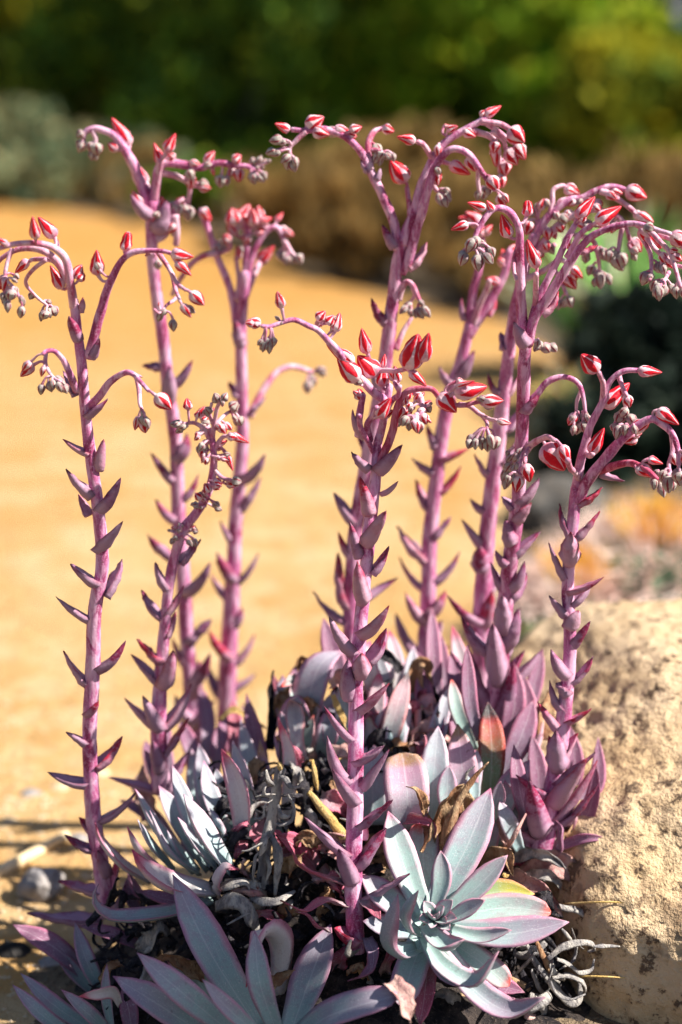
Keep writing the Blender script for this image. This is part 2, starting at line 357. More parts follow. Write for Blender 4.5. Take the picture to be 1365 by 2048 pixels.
def stalk(root, stem, Y, branches=(), buds=(), bracts=(), label=None, mat='stem', more=.7):
    """stem: (px,py,r px[,dY]) from the base; Y=(base, top) distance"""
    org = worldorg(root)
    y0, y1 = stem[0][1], stem[-1][1]
    def Yat(py): 
        t = (py-y0)/(y1-y0); t = min(max(t, 0), 1); return Y[0]+(Y[1]-Y[0])*t
    P = [at(p[0], p[1], Yat(p[1])) for p in stem]; R = [pr(p[2], Yat(p[1])) for p in stem]
    V, F, A = tube_geo(P, R, n=6*len(P), m=14, rough=.10, seed=rng.random()*20)
    # nodes swell where a bract clasps
    so = meshobj('flower_stalk', V, F, M[mat], root, org, A)
    if label: so['label'] = label
    samples = []           # (px, py, Y) for bud attachment
    for a, b in zip(stem, stem[1:]):
        for t in (0, .25, .5, .75): samples.append((a[0]+(b[0]-a[0])*t, a[1]+(b[1]-a[1])*t, Yat(a[1]+(b[1]-a[1])*t), 1))
    for i, br in enumerate(branches):
        pts, r0, r1 = br[0], br[1], br[2]; dY = br[3] if len(br) > 3 else rng.uniform(-.02, .02)
        bm = br[4] if len(br) > 4 else ('stem_pale' if mat != 'stem_red' else mat)
        n = len(pts); yb = Yat(pts[0][1])
        if len(br) > 5: yb = br[5]
        BP = []
        for k, (x, y) in enumerate(pts):
            YY = yb+dY*(k/(n-1))
            BP.append(at(x, y, YY)); samples.append((x, y, YY, 0))
            if k:
                a = pts[k-1]
                for t in (.25, .5, .75): samples.append((a[0]+(x-a[0])*t, a[1]+(y-a[1])*t, yb+dY*((k-1+t)/(n-1)), 0))
        V, F, A = tube_geo(BP, [pr(r0, yb)*1.15, pr(r0, yb), pr((r0+r1)/2, yb), pr(r1, yb)], n=5*n, m=10, rough=.16, seed=rng.random()*20)
        meshobj('branch', V, F, M[bm], so, org, A)
    extra = []
    for b_ in buds:
        Lb = math.hypot(b_[2]-b_[0], b_[3]-b_[1])
        for q_ in range(2 if more > 1 else 1):
            if rng.random() < (more if b_[4] in 'gp' else more*.35):
                a_ = rng.uniform(0, 6.28); dx, dy = math.cos(a_)*rng.uniform(7, 15), math.sin(a_)*rng.uniform(5, 11); s_ = rng.uniform(.55, .9)*min(Lb, 28)/Lb; ww = rng.uniform(-.5, .5)
                ux, uy = (b_[2]-b_[0])*s_, (b_[3]-b_[1])*s_
                extra.append((b_[0]+dx, b_[1]+dy, b_[0]+dx+ux-uy*ww, b_[1]+dy+uy+ux*ww+3, 'g' if b_[4] == 'g' else rng.choice('gpp'), 1.2))
    for b_ in list(buds)+extra:
        xb, yb, xt, yt, kind = b_[:5]
        best = min(samples, key=lambda s: (s[0]-xb)**2+(s[1]-yb)**2)
        d = math.hypot(best[0]-xb, best[1]-yb)
        YY = best[2]+rng.uniform(-.006, .006)-(.012 if best[3] and d < 14 else 0)
        L = math.hypot(xt-xb, yt-yb)
        tilt = rng.uniform(-.35, .25)*pr(L, YY)
        P0 = at(xb, yb, YY); P1 = at(xt, yt, YY+tilt)
        wide = b_[5] if len(b_) > 5 else 1.0
        if L < 22: wide *= 1.12
        bud(so, org, P0, P1, kind, wide)
        if d > 5:
            A0 = at(*best[:3]); dd = (P1-P0).normalized()
            mid = (A0*.4+P0*.6)-dd*(P0-A0).length*.28
            rr = pr(3.1 if L > 30 else 2.3, YY)
            V, F, A = tube_geo([A0, mid, P0+dd*.0008], [rr, rr*.95, rr*1.35], n=9, m=7, rough=.1)
            meshobj('pedicel', V, F, M['stem_pale'], so, org, A)
    for b_ in bracts:
        xb, yb, xt, yt = b_[:4]; w = (b_[4] if len(b_) > 4 else 24)*rng.uniform(.9, 1.14)
        Lp = math.hypot(xt-xb, yt-yb); yb_ = Yat(yb); fl = abs(yt-yb)
        f = b_[5] if len(b_) > 5 else (.75 if w >= 28 else rng.uniform(-.3, .3))
        m_ = b_[6] if len(b_) > 6 else ('bract_red' if rng.random() < .3 else 'bract')
        L = pr(Lp, yb_)
        Pb = at(xb, yb, yb_-(.3*pr(w, yb_)*(1 if f > .4 else 0)))
        Pt = at(xt, yt, yb_-f*L)
        ch = Pt-Pb; out = Vector((ch.x, ch.y, 0))
        out = out.normalized() if out.length > 1e-6 else Vector((0, -1, 0))
        # bulge outwards and down so that the bract curves up to its tip
        perp = out-ch.normalized()*out.dot(ch.normalized())
        if perp.length > 1e-6: perp.normalize()
        b0 = rng.uniform(-.02, .09)*ch.length
        P1 = Pb+ch*.33+perp*b0; P2 = Pb+ch*.68+perp*b0*.85
        nh = Vector((0, 0, 1))-out*1.1
        V, F, A = leaf_geo([Pb, P1, P2, Pt], pr(w*1.15, yb_), nh, thick=rng.uniform(.36, .5), chan=rng.uniform(.12, .42), prof=BRACT, n=12, wav=rng.choice([.05, .1, .2]), twist=rng.uniform(-.35, .35), seed=rng.random()*9)
        meshobj('bract', V, F, M[m_], so, org, A)
    return so
# ---------------------------------------------------------------- setting
def grid(name, x0, x1, y0, y1, nx, ny, zf, mat, kind='structure'):
    V = []; F = []
    for j in range(ny+1):
        for i in range(nx+1):
            x = x0+(x1-x0)*i/nx; y = y0+(y1-y0)*j/ny
            V.append((x, y, zf(x, y)))
    for j in range(ny):
        for i in range(nx):
            a = j*(nx+1)+i; F.append((a, a+1, a+nx+2, a+nx+1))
    o = meshobj(name, V, F, mat); tag(o, kind=kind); return o
def bump(x, y, cx, cy, rx, ry, h):
    d = ((x-cx)/rx)**2+((y-cy)/ry)**2
    return h*math.exp(-d*1.2)
def gz(x, y):
    z = .012*noise.noise(Vector((x*1.3, y*1.3, 0)))
    z += .05*min(1, max(0, (y-6)/6))
    if y > 10: z += (y-10)*.12*(1+.3*noise.noise(Vector((x*.1, y*.1, 4))))
    return z
def mz(x, y):
    return bump(x, y, .03, .17, .19, .26, .115)
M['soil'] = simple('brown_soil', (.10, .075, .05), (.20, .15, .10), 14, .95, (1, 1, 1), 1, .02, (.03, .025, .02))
b = NB('sand'); o_ = b.obj()
n1 = b.noise(o_, 1.6, 4, .6); n2 = b.noise(o_, 9, 4, .65); n3 = b.noise(o_, 160, 4, .75); n4 = b.noise(o_, 32, 4, .7)
c = b.mix(b.ss(n1, .35, .68), (.54, .355, .17), (.44, .245, .08)); c = b.mix(b.math('MULTIPLY', b.ss(n2, .45, .62), .6), c, (.60, .45, .27))
c = b.mix(b.math('MULTIPLY', b.ss(n4, .52, .68), .4), c, (.42, .25, .10)); c = b.mix(b.math('MULTIPLY', b.ss(n3, .56, .68), .6), c, (.36, .23, .12))
ys = b.n('ShaderNodeSeparateXYZ'); b.put(ys.inputs[0], o_); c = b.mix(b.math('MULTIPLY', b.ss(ys.outputs[1], 1.0, 4.5), .85), c, (.46, .235, .06))
M['sand'] = b.fin(c, .95, b.math('ADD', b.math('MULTIPLY', n4, 2.0), n3), 1.0, .006, .1)
ground = grid('ground', -60, 60, -6, 110, 120, 116, lambda x, y: gz(x, y)-.006, M['soil'])
# fine sheet of bed soil near the plants

# sandy path: one sheet with a wandering edge
def path_edge(y):
    t = [(-3, -.16), (.0, -.15), (.35, .02), (.8, .16), (1.5, .27), (2.3, .42), (3.0, .50), (3.5, .42), (4.1, -.02), (4.9, -.26), (5.6, -.58), (6.2, -1.25), (6.5, -3.2)]
    for (a, x), (b2, x2) in zip(t, t[1:]):
        if y <= b2: return x+(x2-x)*(y-a)/(b2-a)
    return t[-1][1]
V = []; F = []; NX = 70; NY = 170
for j in range(NY+1):
    y = -2+8.5*j/NY; xe = path_edge(y)+.035*noise.noise(Vector((y*7, 1, 0)))
    for i in range(NX+1):
        t = (i/NX)**.55; x = -7+(xe+7)*t
        V.append((x, y, gz(x, y)+.010+.004*noise.noise(Vector((x*22, y*22, 0)))))
for j in range(NY):
    for i in range(NX):
        a = j*(NX+1)+i; F.append((a, a+1, a+NX+2, a+NX+1))
tag(meshobj('path', V, F, M['sand']), kind='structure')

def bed(x, y):
    m = mz(x, y); on = min(1, max(0, (x-path_edge(y)+.01)/.05)) if y > .1 else 1
    return gz(x, y)-.004+(.012+m+.010*noise.fractal(Vector((x*9, y*9, 3)), 1, 2, 4))*on-.02*(1-on)
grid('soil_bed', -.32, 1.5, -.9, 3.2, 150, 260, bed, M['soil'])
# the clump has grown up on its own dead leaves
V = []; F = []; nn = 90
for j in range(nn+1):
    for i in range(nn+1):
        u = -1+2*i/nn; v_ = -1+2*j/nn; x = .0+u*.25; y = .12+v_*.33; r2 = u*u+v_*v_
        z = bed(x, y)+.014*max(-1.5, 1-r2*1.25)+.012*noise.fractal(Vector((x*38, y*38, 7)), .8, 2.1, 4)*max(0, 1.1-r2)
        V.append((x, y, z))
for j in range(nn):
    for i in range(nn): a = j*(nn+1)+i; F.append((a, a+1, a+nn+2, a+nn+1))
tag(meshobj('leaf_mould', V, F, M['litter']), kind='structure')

# boulder
b = NB('sandstone'); o_ = b.obj()
n1 = b.noise(o_, 9, 5, .6); n2 = b.noise(o_, 60, 5, .7); n3 = b.noise(o_, 230, 3, .7)
vo = b.n('ShaderNodeTexVoronoi'); b.put(vo.inputs['Vector'], o_); vo.inputs['Scale'].default_value = 75
c = b.mix(b.ss(n1, .35, .65), (.62, .47, .31), (.52, .37, .21)); c = b.mix(b.math('MULTIPLY', b.ss(n2, .5, .62), .7), c, (.40, .27, .15))
c = b.mix(b.math('MULTIPLY', b.ss(n2, .55, .62), .9), c, (.09, .06, .045))
low = b.noise(o_, 26, 4, .7); c = b.mix(b.math('MULTIPLY', b.ss(low, .56, .66), .6), c, (.22, .14, .085)); c = b.mix(b.math('MULTIPLY', b.ss(b.noise(o_, 4, 4, .6), .55, .7), .5), c, (.46, .36, .29)); c = b.mix(b.math('MULTIPLY', b.ss(n3, .6, .72), .4), c, (.70, .58, .43))
M['rock'] = b.fin(c, .9, b.math('ADD', b.math('MULTIPLY', n2, 1.2), b.math('MULTIPLY', n3, .5)), 1.0, .006, .15)
def rock(name, c, r, seed, mat, sub=5, rough=.12, pits=0.0, label=None, cat='rock', group=None, power=1.0):
    import bmesh
    bm = bmesh.new(); bmesh.ops.create_icosphere(bm, subdivisions=sub, radius=1)
    for v in bm.verts:
        d = v.co.normalized(); s = Vector((seed*3.1, seed*1.7, seed))
        k = 1+rough*noise.noise(d*1.4+s)+rough*.5*noise.noise(d*3.1+s)
        # boxier than an ellipsoid
        q = Vector([math.copysign(abs(x)**power, x) for x in d]); q = q*k
        p = Vector((q.x*r[0], q.y*r[1], q.z*r[2]))
        if pits:
            w_ = Vector((p.x, p.y, p.z))
            f = noise.fractal(w_*60+s, .8, 2.2, 4)
            g = noise.noise(w_*140+s)
            p += d*(pits*(.7*f-1.3*max(0, g-.12)))
        v.co = p
    me = bpy.data.meshes.new(name); bm.to_mesh(me); bm.free()
    me.polygons.foreach_set('use_smooth', [True]*len(me.polygons)); me.materials.append(mat)
    o = bpy.data.objects.new(name, me); COL.objects.link(o); o.location = c
    return tag(o, label, cat, group)
rock('boulder', (.405, .30, .0), (.29, .37, .232), 2, M['rock'], sub=7, rough=.14, pits=.0055, power=.80,
     label='large pitted tan sandstone boulder right of the succulent clump')
def ongr(x, y, dz=.01):
    a = at(x, y, 0); d = (0-CAM.z)/(a.z-CAM.z); q = CAM+(a-CAM)*d; q.z = gz(q.x, q.y)+dz; return q
M['stone_grey'] = simple('grey_stone', (.22, .21, .22), (.36, .33, .32), 40, .9, (1, 1, 1), .7, .004, (.2, .17, .15))
M['stone_mid'] = simple('mid_grey_stone', (.07, .07, .07), (.13, .115, .10), 40, .9)
M['stone_tan'] = simple('tan_stone', (.5, .38, .24), (.62, .5, .36), 40, .9, (1, 1, 1), .7, .004, (.25, .17, .1))
M['stone_dark'] = simple('dark_stone', (.012, .012, .013), (.03, .028, .028), 20, .9, (1, 1, 1), .7, .01, (.06, .055, .05))  # dark pebble stone; on the bed rock this colour stands in for shade
p = ongr(82, 1800); rock('stone', (p.x, p.y, gz(p.x, p.y)+.018), (.022, .02, .017), 5, M['stone_grey'], sub=4, rough=.25, label='rough grey stone on the sand beneath the pale stick')
for i, (x, y, s, mt, lab) in enumerate([(195, 1560, .013, 'stone_tan', 'tan pebble on the sand just left of the leftmost stalk, highest of the pebbles'), (62, 1600, .011, 'stone_grey', 'small grey pebble on the sand at the left, far from the stalks'),
    (120, 1588, .011, 'stone_tan', 'pale tan pebble on the sand between the small grey pebble and the leftmost stalk'), (20, 1655, .010, 'stone_tan', 'tan pebble at the left edge just above the pale stick'), (158, 1690, .012, 'stone_grey', 'grey pebble at the tip of the pale stick'),
    (28, 1915, .015, 'stone_dark', 'dark pebble in the shade at the left edge'), (110, 1935, .012, 'stone_grey', 'grey pebble in the shade above the bottom left rosette')]):
    d = (0-CAM.z)/(at(x, y, 0).z-CAM.z); q = CAM+(at(x, y, 0)-CAM)*d
    rock('pebble', (q.x, q.y, gz(q.x, q.y)+s*.5), (s*1.2, s, s*.75), 10+i, M[mt], sub=3, rough=.25, label=lab, cat='pebble')
# loose gravel at the left foot of the clump: uncountable
V = []; F = []
for i in range(5200):
    x = -.27+rng.gauss(0, .17); y = .25+rng.gauss(0, .42)
    if x > -.16-.1*abs(y) or x < -.9 or y < -.5: continue
    s = rng.uniform(.0012, .0042); c0 = Vector((x, y, gz(x, y)+.008+s*.3)); n0 = len(V)
    for d in ((1, 0, 0), (-1, 0, 0), (0, 1, 0), (0, -1, 0), (0, 0, .7), (0, 0, -.7)):
        V.append(c0+Vector(d)*s*rng.uniform(.7, 1.3))
    for f in ((0, 2, 4), (2, 1, 4), (1, 3, 4), (3, 0, 4), (2, 0, 5), (1, 2, 5), (3, 1, 5), (0, 3, 5)): F.append(tuple(n0+k for k in f))
tag(meshobj('gravel', V, F, M['stone_tan'], smooth=False), 'fine tan gravel scattered beside the plant clump', 'gravel', kind='stuff')

# pale stick on the sand
M['pale_wood'] = simple('pale_wood', (.72, .55, .32), (.8, .66, .45), 40, .8, (1, 1, .3))
V, F, A = tube_geo([ongr(-60, 1795, .013), ongr(20, 1752, .013), ongr(80, 1722, .014), ongr(135, 1694, .015)], [.007, .0065, .006, .005], m=10, rough=.2)
tag(meshobj('stick', V, F, M['pale_wood']), 'pale dry stick lying on the sand at the left edge', 'stick')

# ---------------------------------------------------------------- foliage
def foliage_mat(name, c1, c2, c3, sc=6):
    b = NB(name); o = b.obj(); n1 = b.noise(o, sc, 3, .6); g = b.n('ShaderNodeNewGeometry').outputs['Random Per Island']
    c = b.mix(b.ss(n1, .38, .64), c1, c2); c = b.mix(b.math('MULTIPLY', b.ss(g, .6, 1.0), .8), c, c3)
    b.fin(c, .7, spec=.12)
    # thin leaves pass some light
    tr = b.n('ShaderNodeBsdfTranslucent'); b.put(tr.inputs[0], c); ms = b.n('ShaderNodeMixShader'); ms.inputs[0].default_value = .25
    b.t.links.new(b.b.outputs[0], ms.inputs[1]); b.t.links.new(tr.outputs[0], ms.inputs[2]); b.t.links.new(ms.outputs[0], b.out.inputs[0])
    return b.m
M['f_dark'] = foliage_mat('dark_green_foliage', (.05, .11, .02), (.13, .25, .02), (.32, .38, .03))
M['f_green'] = foliage_mat('green_foliage', (.11, .24, .015), (.28, .42, .02), (.58, .56, .04))
M['f_yellow'] = foliage_mat('yellow_green_foliage', (.10, .17, .02), (.40, .37, .02), (.60, .50, .03))
M['f_sage'] = foliage_mat('grey_green_foliage', (.10, .16, .09), (.22, .25, .13), (.46, .36, .18))
M['f_brown'] = foliage_mat('dry_brown_brush', (.12, .08, .03), (.36, .23, .08), (.55, .37, .13), 9)
M['f_black'] = foliage_mat('very_dark_foliage', (.010, .018, .014), (.02, .035, .025), (.05, .07, .05))  # near-black leaf colour in place of deep shade
M['bark'] = simple('bark', (.08, .07, .08), (.16, .14, .15), 20, .9, (1, 1, .2), 1, .01)
def shrub(x, y, rx, ry, h, mat, n, ls, name='shrub', label='', cat='shrub', group=None, ncl=26, z0=0, upright=False, spread=.2, stemmat='bark'):
    z = gz(x, y)+z0; root = empty(name, (x, y, z), label, cat, group)
    org = Vector((x, y, z)); cl = []
    for i in range(ncl):
        a = rng.random()*6.283; t = rng.random()**.5; zz = rng.random()
        sh = math.sqrt(max(.05, 1-(zz*1.0-.15)**2*.9))
        cl.append((Vector((math.cos(a)*rx*t*sh, math.sin(a)*ry*t*sh, h*zz*.95)), rng.uniform(.5, 1.2)))
    V = []; F = []
    for i in range(n):
        c, s = cl[rng.randrange(ncl)]
        s *= spread*h
        p = c+Vector((rng.gauss(0, s*.5), rng.gauss(0, s*.5), rng.gauss(0, s*.42)))
        if p.z < .01: p.z = rng.uniform(.01, .08*h)
        if upright: d = Vector((rng.gauss(0, .3), rng.gauss(0, .3), 1)).normalized()
        else: d = Vector((rng.gauss(0, 1), rng.gauss(0, 1), rng.gauss(.3, .8))).normalized()
        sd = d.cross(Vector((rng.gauss(0, 1), rng.gauss(0, 1), rng.gauss(0, 1)))).normalized()
        l = ls*rng.uniform(.6, 1.4); wd = l*(.10 if upright else .33); k = len(V); q = org+p
        V += [q, q+d*l*.5+sd*wd, q+d*l, q+d*l*.5-sd*wd]; F.append((k, k+1, k+2, k+3))
    meshobj('foliage', V, F, M[mat], root, org, smooth=False)
    V = []; F = []
    for i in range(min(9, ncl)):
        c, s = cl[i]
        a, f, _ = tube_geo([org+Vector((c.x*.1, c.y*.1, -.03)), org+Vector((c.x*.45, c.y*.45, c.z*.5)), org+c], [.02*h, .014*h, .004*h], n=6, m=6, rough=.2)
        k = len(V); V += a; F += [tuple(i_+k for i_ in t) for t in f]
    meshobj('stem', V, F, M[stemmat], root, org)
    return root
G1 = 'shrubs beyond the sandy path'
def X(px, Y): return at(px, 500, Y).x
# near brown brush, right of the path
shrub(X(640, 4.9), 4.9, .26, .25, .30, 'f_brown', 5200, .06, 'dry_brush', 'dry brown brush where the sandy path ends, under the middle of the dark shrubs', 'brush', upright=True)
shrub(X(800, 4.3), 4.4, .34, .28, .25, 'f_brown', 4200, .06, 'dry_brush', 'dry brown brush right behind the tall central flower stalk', 'brush', upright=True)
shrub(X(990, 4.2), 4.2, .30, .28, .28, 'f_brown', 4200, .06, 'dry_brush', 'dry brown brush behind the crowded flower heads on the right', 'brush', upright=True)
shrub(X(1190, 3.9), 4.0, .28, .26, .27, 'f_brown', 5200, .05, 'dry_brush', 'dry brown brush just above the green agave', 'brush', upright=True)
shrub(X(1400, 3.9), 3.9, .28, .26, .40, 'f_brown', 4200, .05, 'dry_brush', 'dry brown brush cut off by the right edge of the photo', 'brush', upright=True)
shrub(X(860, 5.9), 5.9, .40, .25, .24, 'f_brown', 5000, .09, 'dry_bush', 'tawny dry bush between the green shrubs in the middle', 'shrub', ncl=30)
# left: sage tufts
shrub(X(20, 6.6), 6.6, .26, .25, .34, 'f_sage', 4200, .05, 'sage_bush', 'pale grey-green sage bush at the far left edge of the path', 'shrub')
shrub(X(190, 6.8), 6.8, .30, .25, .22, 'f_sage', 3200, .05, 'sage_bush', 'low grey-green sage bush behind the leftmost red flower head', 'shrub')
# middle row
for (px, Y, r, h, mt, lab) in [
    (-60, 9.4, .75, 1.25, 'f_yellow', 'olive yellow shrub at the top left edge'),
    (120, 9.9, .6, 1.5, 'f_yellow', 'tall yellow-flowering shrub at the upper left'),
    (300, 8.6, .55, .95, 'f_dark', 'dark green shrub behind the left flower heads'),
    (470, 8.2, .5, .8, 'f_dark', 'very dark low shrub between the left and centre flower heads'),
    (560, 9.4, .6, 1.3, 'f_green', 'dark green shrub above the middle of the photo'),
    (740, 8.6, .5, 1.05, 'f_green', 'mid green shrub above the left arm of the central stalk'),
    (960, 9.0, .5, 1.1, 'f_green', 'dark olive shrub behind the top of the central stalk'),
    (1130, 7.9, .42, .85, 'f_green', 'leafy green shrub at the upper right'),
    (1270, 7.3, .34, .62, 'f_yellow', 'sunlit yellow-green shrub at the right edge'),
    (1450, 7.6, .40, .62, 'f_dark', 'dark shrub cut off by the right edge of the photo')]:
    shrub(X(px, Y), Y, r, r*.8, h, mt, 7500, .075, 'shrub', lab, 'shrub', G1, ncl=34)
# back row
for (px, Y, r, h, mt, lab) in [
    (-150, 12.5, 1.1, 2.3, 'f_yellow', 'yellowish tall shrub farthest back at the left'),
    (230, 13.0, 1.1, 2.4, 'f_green', 'tall green shrub farthest back, left of centre'),
    (620, 13.2, 1.1, 2.4, 'f_green', 'tall green shrub farthest back at the centre top'),
    (860, 12.2, .8, 2.0, 'f_yellow', 'yellow-green tall shrub at the centre top'),
    (1120, 13.2, 1.0, 2.4, 'f_dark', 'tall dark shrub farthest back, right of centre'),
    (1500, 12.8, 1.1, 2.4, 'f_dark', 'tall dark shrub farthest back at the right edge')]:
    shrub(X(px, Y), Y, r, r*.8, h, mt, 8500, .11, 'shrub', lab, 'shrub', 'tall shrubs at the back', ncl=36)
# tree with a bluish dark trunk at the top right
tx, ty = X(1300, 8.4), 8.4
tr_ = empty('tree', (tx, ty, gz(tx, ty)), 'dark-trunked tree at the top right corner', 'tree')
V, F, A = tube_geo([Vector((tx, ty, 0)), Vector((tx+.03, ty, .8)), Vector((tx-.03, ty, 1.8)), Vector((tx+.05, ty, 2.6))], [.13, .10, .085, .06], m=12, rough=.3)
M['bark_blue'] = simple('grey_blue_bark', (.07, .08, .14), (.14, .15, .24), 12, .9, (1, 1, .3), 1, .01)
meshobj('trunk', V, F, M['bark_blue'], tr_, tr_.location)
V = []; F = []
for i in range(9000):
    c_ = Vector((tx, ty, 2.9))+Vector((rng.gauss(0, .7), rng.gauss(0, .6), rng.gauss(0, .4)))
    d = Vector((rng.gauss(0, 1), rng.gauss(0, 1), rng.gauss(0, 1))).normalized(); sd = d.orthogonal().normalized(); k = len(V); l = .11
    V += [c_, c_+d*l*.5+sd*l*.3, c_+d*l, c_+d*l*.5-sd*l*.3]; F.append((k, k+1, k+2, k+3))
meshobj('crown', V, F, M['f_dark'], tr_, tr_.location, smooth=False)

# low tufts that break the far edge of the path
for i, (px, Y, r, h, mt, lab) in enumerate([(90, 6.3, .22, .17, 'f_sage', 'low sage tuft at the far edge of the path, below the pale sage bush'), (270, 6.15, .26, .2, 'f_brown', 'low dry tuft at the far edge of the path behind the left flower heads'),
    (400, 5.75, .24, .2, 'f_dark', 'low dark tuft at the far edge of the path, left of the middle'), (520, 5.3, .22, .2, 'f_brown', 'low dry tuft at the bend of the path edge'), (700, 4.35, .2, .14, 'f_brown', 'low dry tuft nearest the sand at the centre'), (1040, 3.7, .2, .15, 'f_brown', 'low dry tuft at the sand behind the right pair of stalks')]):
    shrub(X(px, Y), Y, r, r, h, mt, 1500, .05, 'grass_tuft', lab, 'grass tuft', upright=(mt == 'f_brown'), ncl=14)
# green agave at the right, behind
def agave(px, py, Y, n, L, wd, cols, label, tilt=1.0, seed=1):
    R = random.Random(seed); q = at(px, py, Y); q.z = max(gz(q.x, q.y), q.z)
    root = empty('agave', q, label, 'agave')
    for i in range(n):
        a = i*2.39996; e = .12+.95*(1-i/n)*.9
        d = Vector((math.cos(a)*math.sin(e), math.sin(a)*math.sin(e), math.cos(e))); l = L*R.uniform(.8, 1.1)
        P = [q, q+d*l*.5+Vector((0, 0, .04*l)), q+d*l+Vector((0, 0, -.05*l))]
        V, F, A = leaf_geo(P, wd, Vector((0, 0, 1))-d*.6, thick=.3, prof=SLIM, n=10, seed=i)
        meshobj('leaf', V, F, M[cols[i % len(cols)]], root, q, A)
    return root
M['agave_green'] = leaf_mat('agave_green', (.10, .40, .06), (.20, .50, .08), (.3, .4, .15), (.2, .1, .05), spots=0)
M['agave_pale'] = leaf_mat('agave_pale', (.34, .46, .30), (.40, .48, .30), (.5, .5, .3), (.2, .1, .05), spots=0)
agave(1225, 770, 2.75, 34, .40, .055, ['agave_green', 'agave_pale', 'agave_green'], 'green agave behind the right-hand flower stalks', seed=3)
agave(1135, 850, 2.15, 22, .13, .028, ['agave_pale', 'leaf_green'], 'small pale agave low behind the rightmost stalks', seed=4)
# rock and low shrubs on the bed; near-black colours stand in for shade
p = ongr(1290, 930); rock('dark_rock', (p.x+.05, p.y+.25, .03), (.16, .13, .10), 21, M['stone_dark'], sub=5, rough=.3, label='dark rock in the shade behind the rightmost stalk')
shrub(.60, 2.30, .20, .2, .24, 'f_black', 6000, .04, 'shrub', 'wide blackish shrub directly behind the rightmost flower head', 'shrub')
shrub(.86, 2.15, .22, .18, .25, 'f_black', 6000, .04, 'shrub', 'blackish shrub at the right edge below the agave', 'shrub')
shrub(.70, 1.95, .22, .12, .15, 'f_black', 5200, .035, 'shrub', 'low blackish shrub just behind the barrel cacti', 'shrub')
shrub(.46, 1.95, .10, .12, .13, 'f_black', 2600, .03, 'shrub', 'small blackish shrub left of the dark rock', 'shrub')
shrub(.98, 2.9, .22, .16, .24, 'f_dark', 3200, .04, 'shrub', 'low dark shrub right of the green agave', 'shrub')
# a few sunlit boulders/pale stone in the bed left of the cactus
p = ongr(1075, 1050); rock('stone', (p.x+.03, p.y, .03), (.075, .06, .05), 31, M['stone_mid'], sub=4, rough=.2, label='smooth dark grey stone behind the rightmost stalk, left of the cacti')

# barrel cacti with pale pink spines and orange crowns
M['cactus'] = simple('cactus_skin', (.05, .09, .05), (.10, .15, .09), 30, .7)
M['spine_pink'] = simple('pink_spines', (.82, .60, .54), (.9, .76, .68), 20, .6)
M['spine_orange'] = simple('orange_spines', (.80, .38, .03), (.88, .62, .12), 20, .6)
def cactus(px, py, Y, r, h, label, seed):
    R = random.Random(seed); q = at(px, py, Y); q.z = gz(q.x, q.y)+.0
    root = empty('barrel_cactus', q, label, 'cactus', None)
    V = []; F = []; m = 84; n = 18; ribs = 21
    def P(u, v, e=0):
        ph = -1.2+v*2.77; rr = math.cos(ph); zz = math.sin(ph)
        k = 1+.07*math.cos(u*ribs)
        return q+Vector((math.cos(u)*(r*k+e)*rr, math.sin(u)*(r*k+e)*rr, h*.5+(h*.5+e)*zz))
    for k in range(n+1):
        for j in range(m): V.append(P(2*math.pi*j/m, k/n))
    for k in range(n):
        for j in range(m): F.append((k*m+j, k*m+(j+1) % m, (k+1)*m+(j+1) % m, (k+1)*m+j))
    meshobj('body', V, F, M['cactus'], root, q)
    for nm, mt, lo, hi, cnt in (('spines', 'spine_pink', .25, .95, 5), ('crown_spines', 'spine_orange', .82, 1.0, 7)):
        V = []; F = []
        for rb in range(ribs):
            u = 2*math.pi*rb/ribs
            for s in range(13 if nm == 'spines' else 3):
                v = lo+(hi-lo)*(s+.5)/(13 if nm == 'spines' else 3); b0 = P(u, v); out = (P(u, v, .01)-b0).normalized()
                for g in range(cnt):
                    d = (out*1.0+Vector((R.gauss(0, .55), R.gauss(0, .55), R.gauss(0, .55))) + (Vector((0, 0, .7)) if nm != 'spines' else Vector())).normalized()
                    l = R.uniform(.03, .065); s1 = d.orthogonal().normalized()*.0019; s2 = d.cross(s1)
                    k = len(V); V += [b0+s1, b0-s1*.5+s2*.8, b0-s1*.5-s2*.8, b0+d*l]
                    F += [(k, k+1, k+3), (k+1, k+2, k+3), (k+2, k, k+3)]
        so = meshobj(nm, V, F, M[mt], root, q, smooth=False); so['kind'] = 'stuff'
    return root
cactus(1310, 1190, 1.05, .125, .135, 'larger barrel cactus with orange crown behind the boulder at the right edge', 5)
cactus(1150, 1200, .98, .075, .085, 'smaller spiny barrel cactus behind the boulder, left of the larger one', 6)
shrub(.245, .86, .06, .05, .07, 'f_sage', 900, .02, 'low_plant', 'low grey-green plant on the soil just left of the boulder top', 'plant', ncl=10)

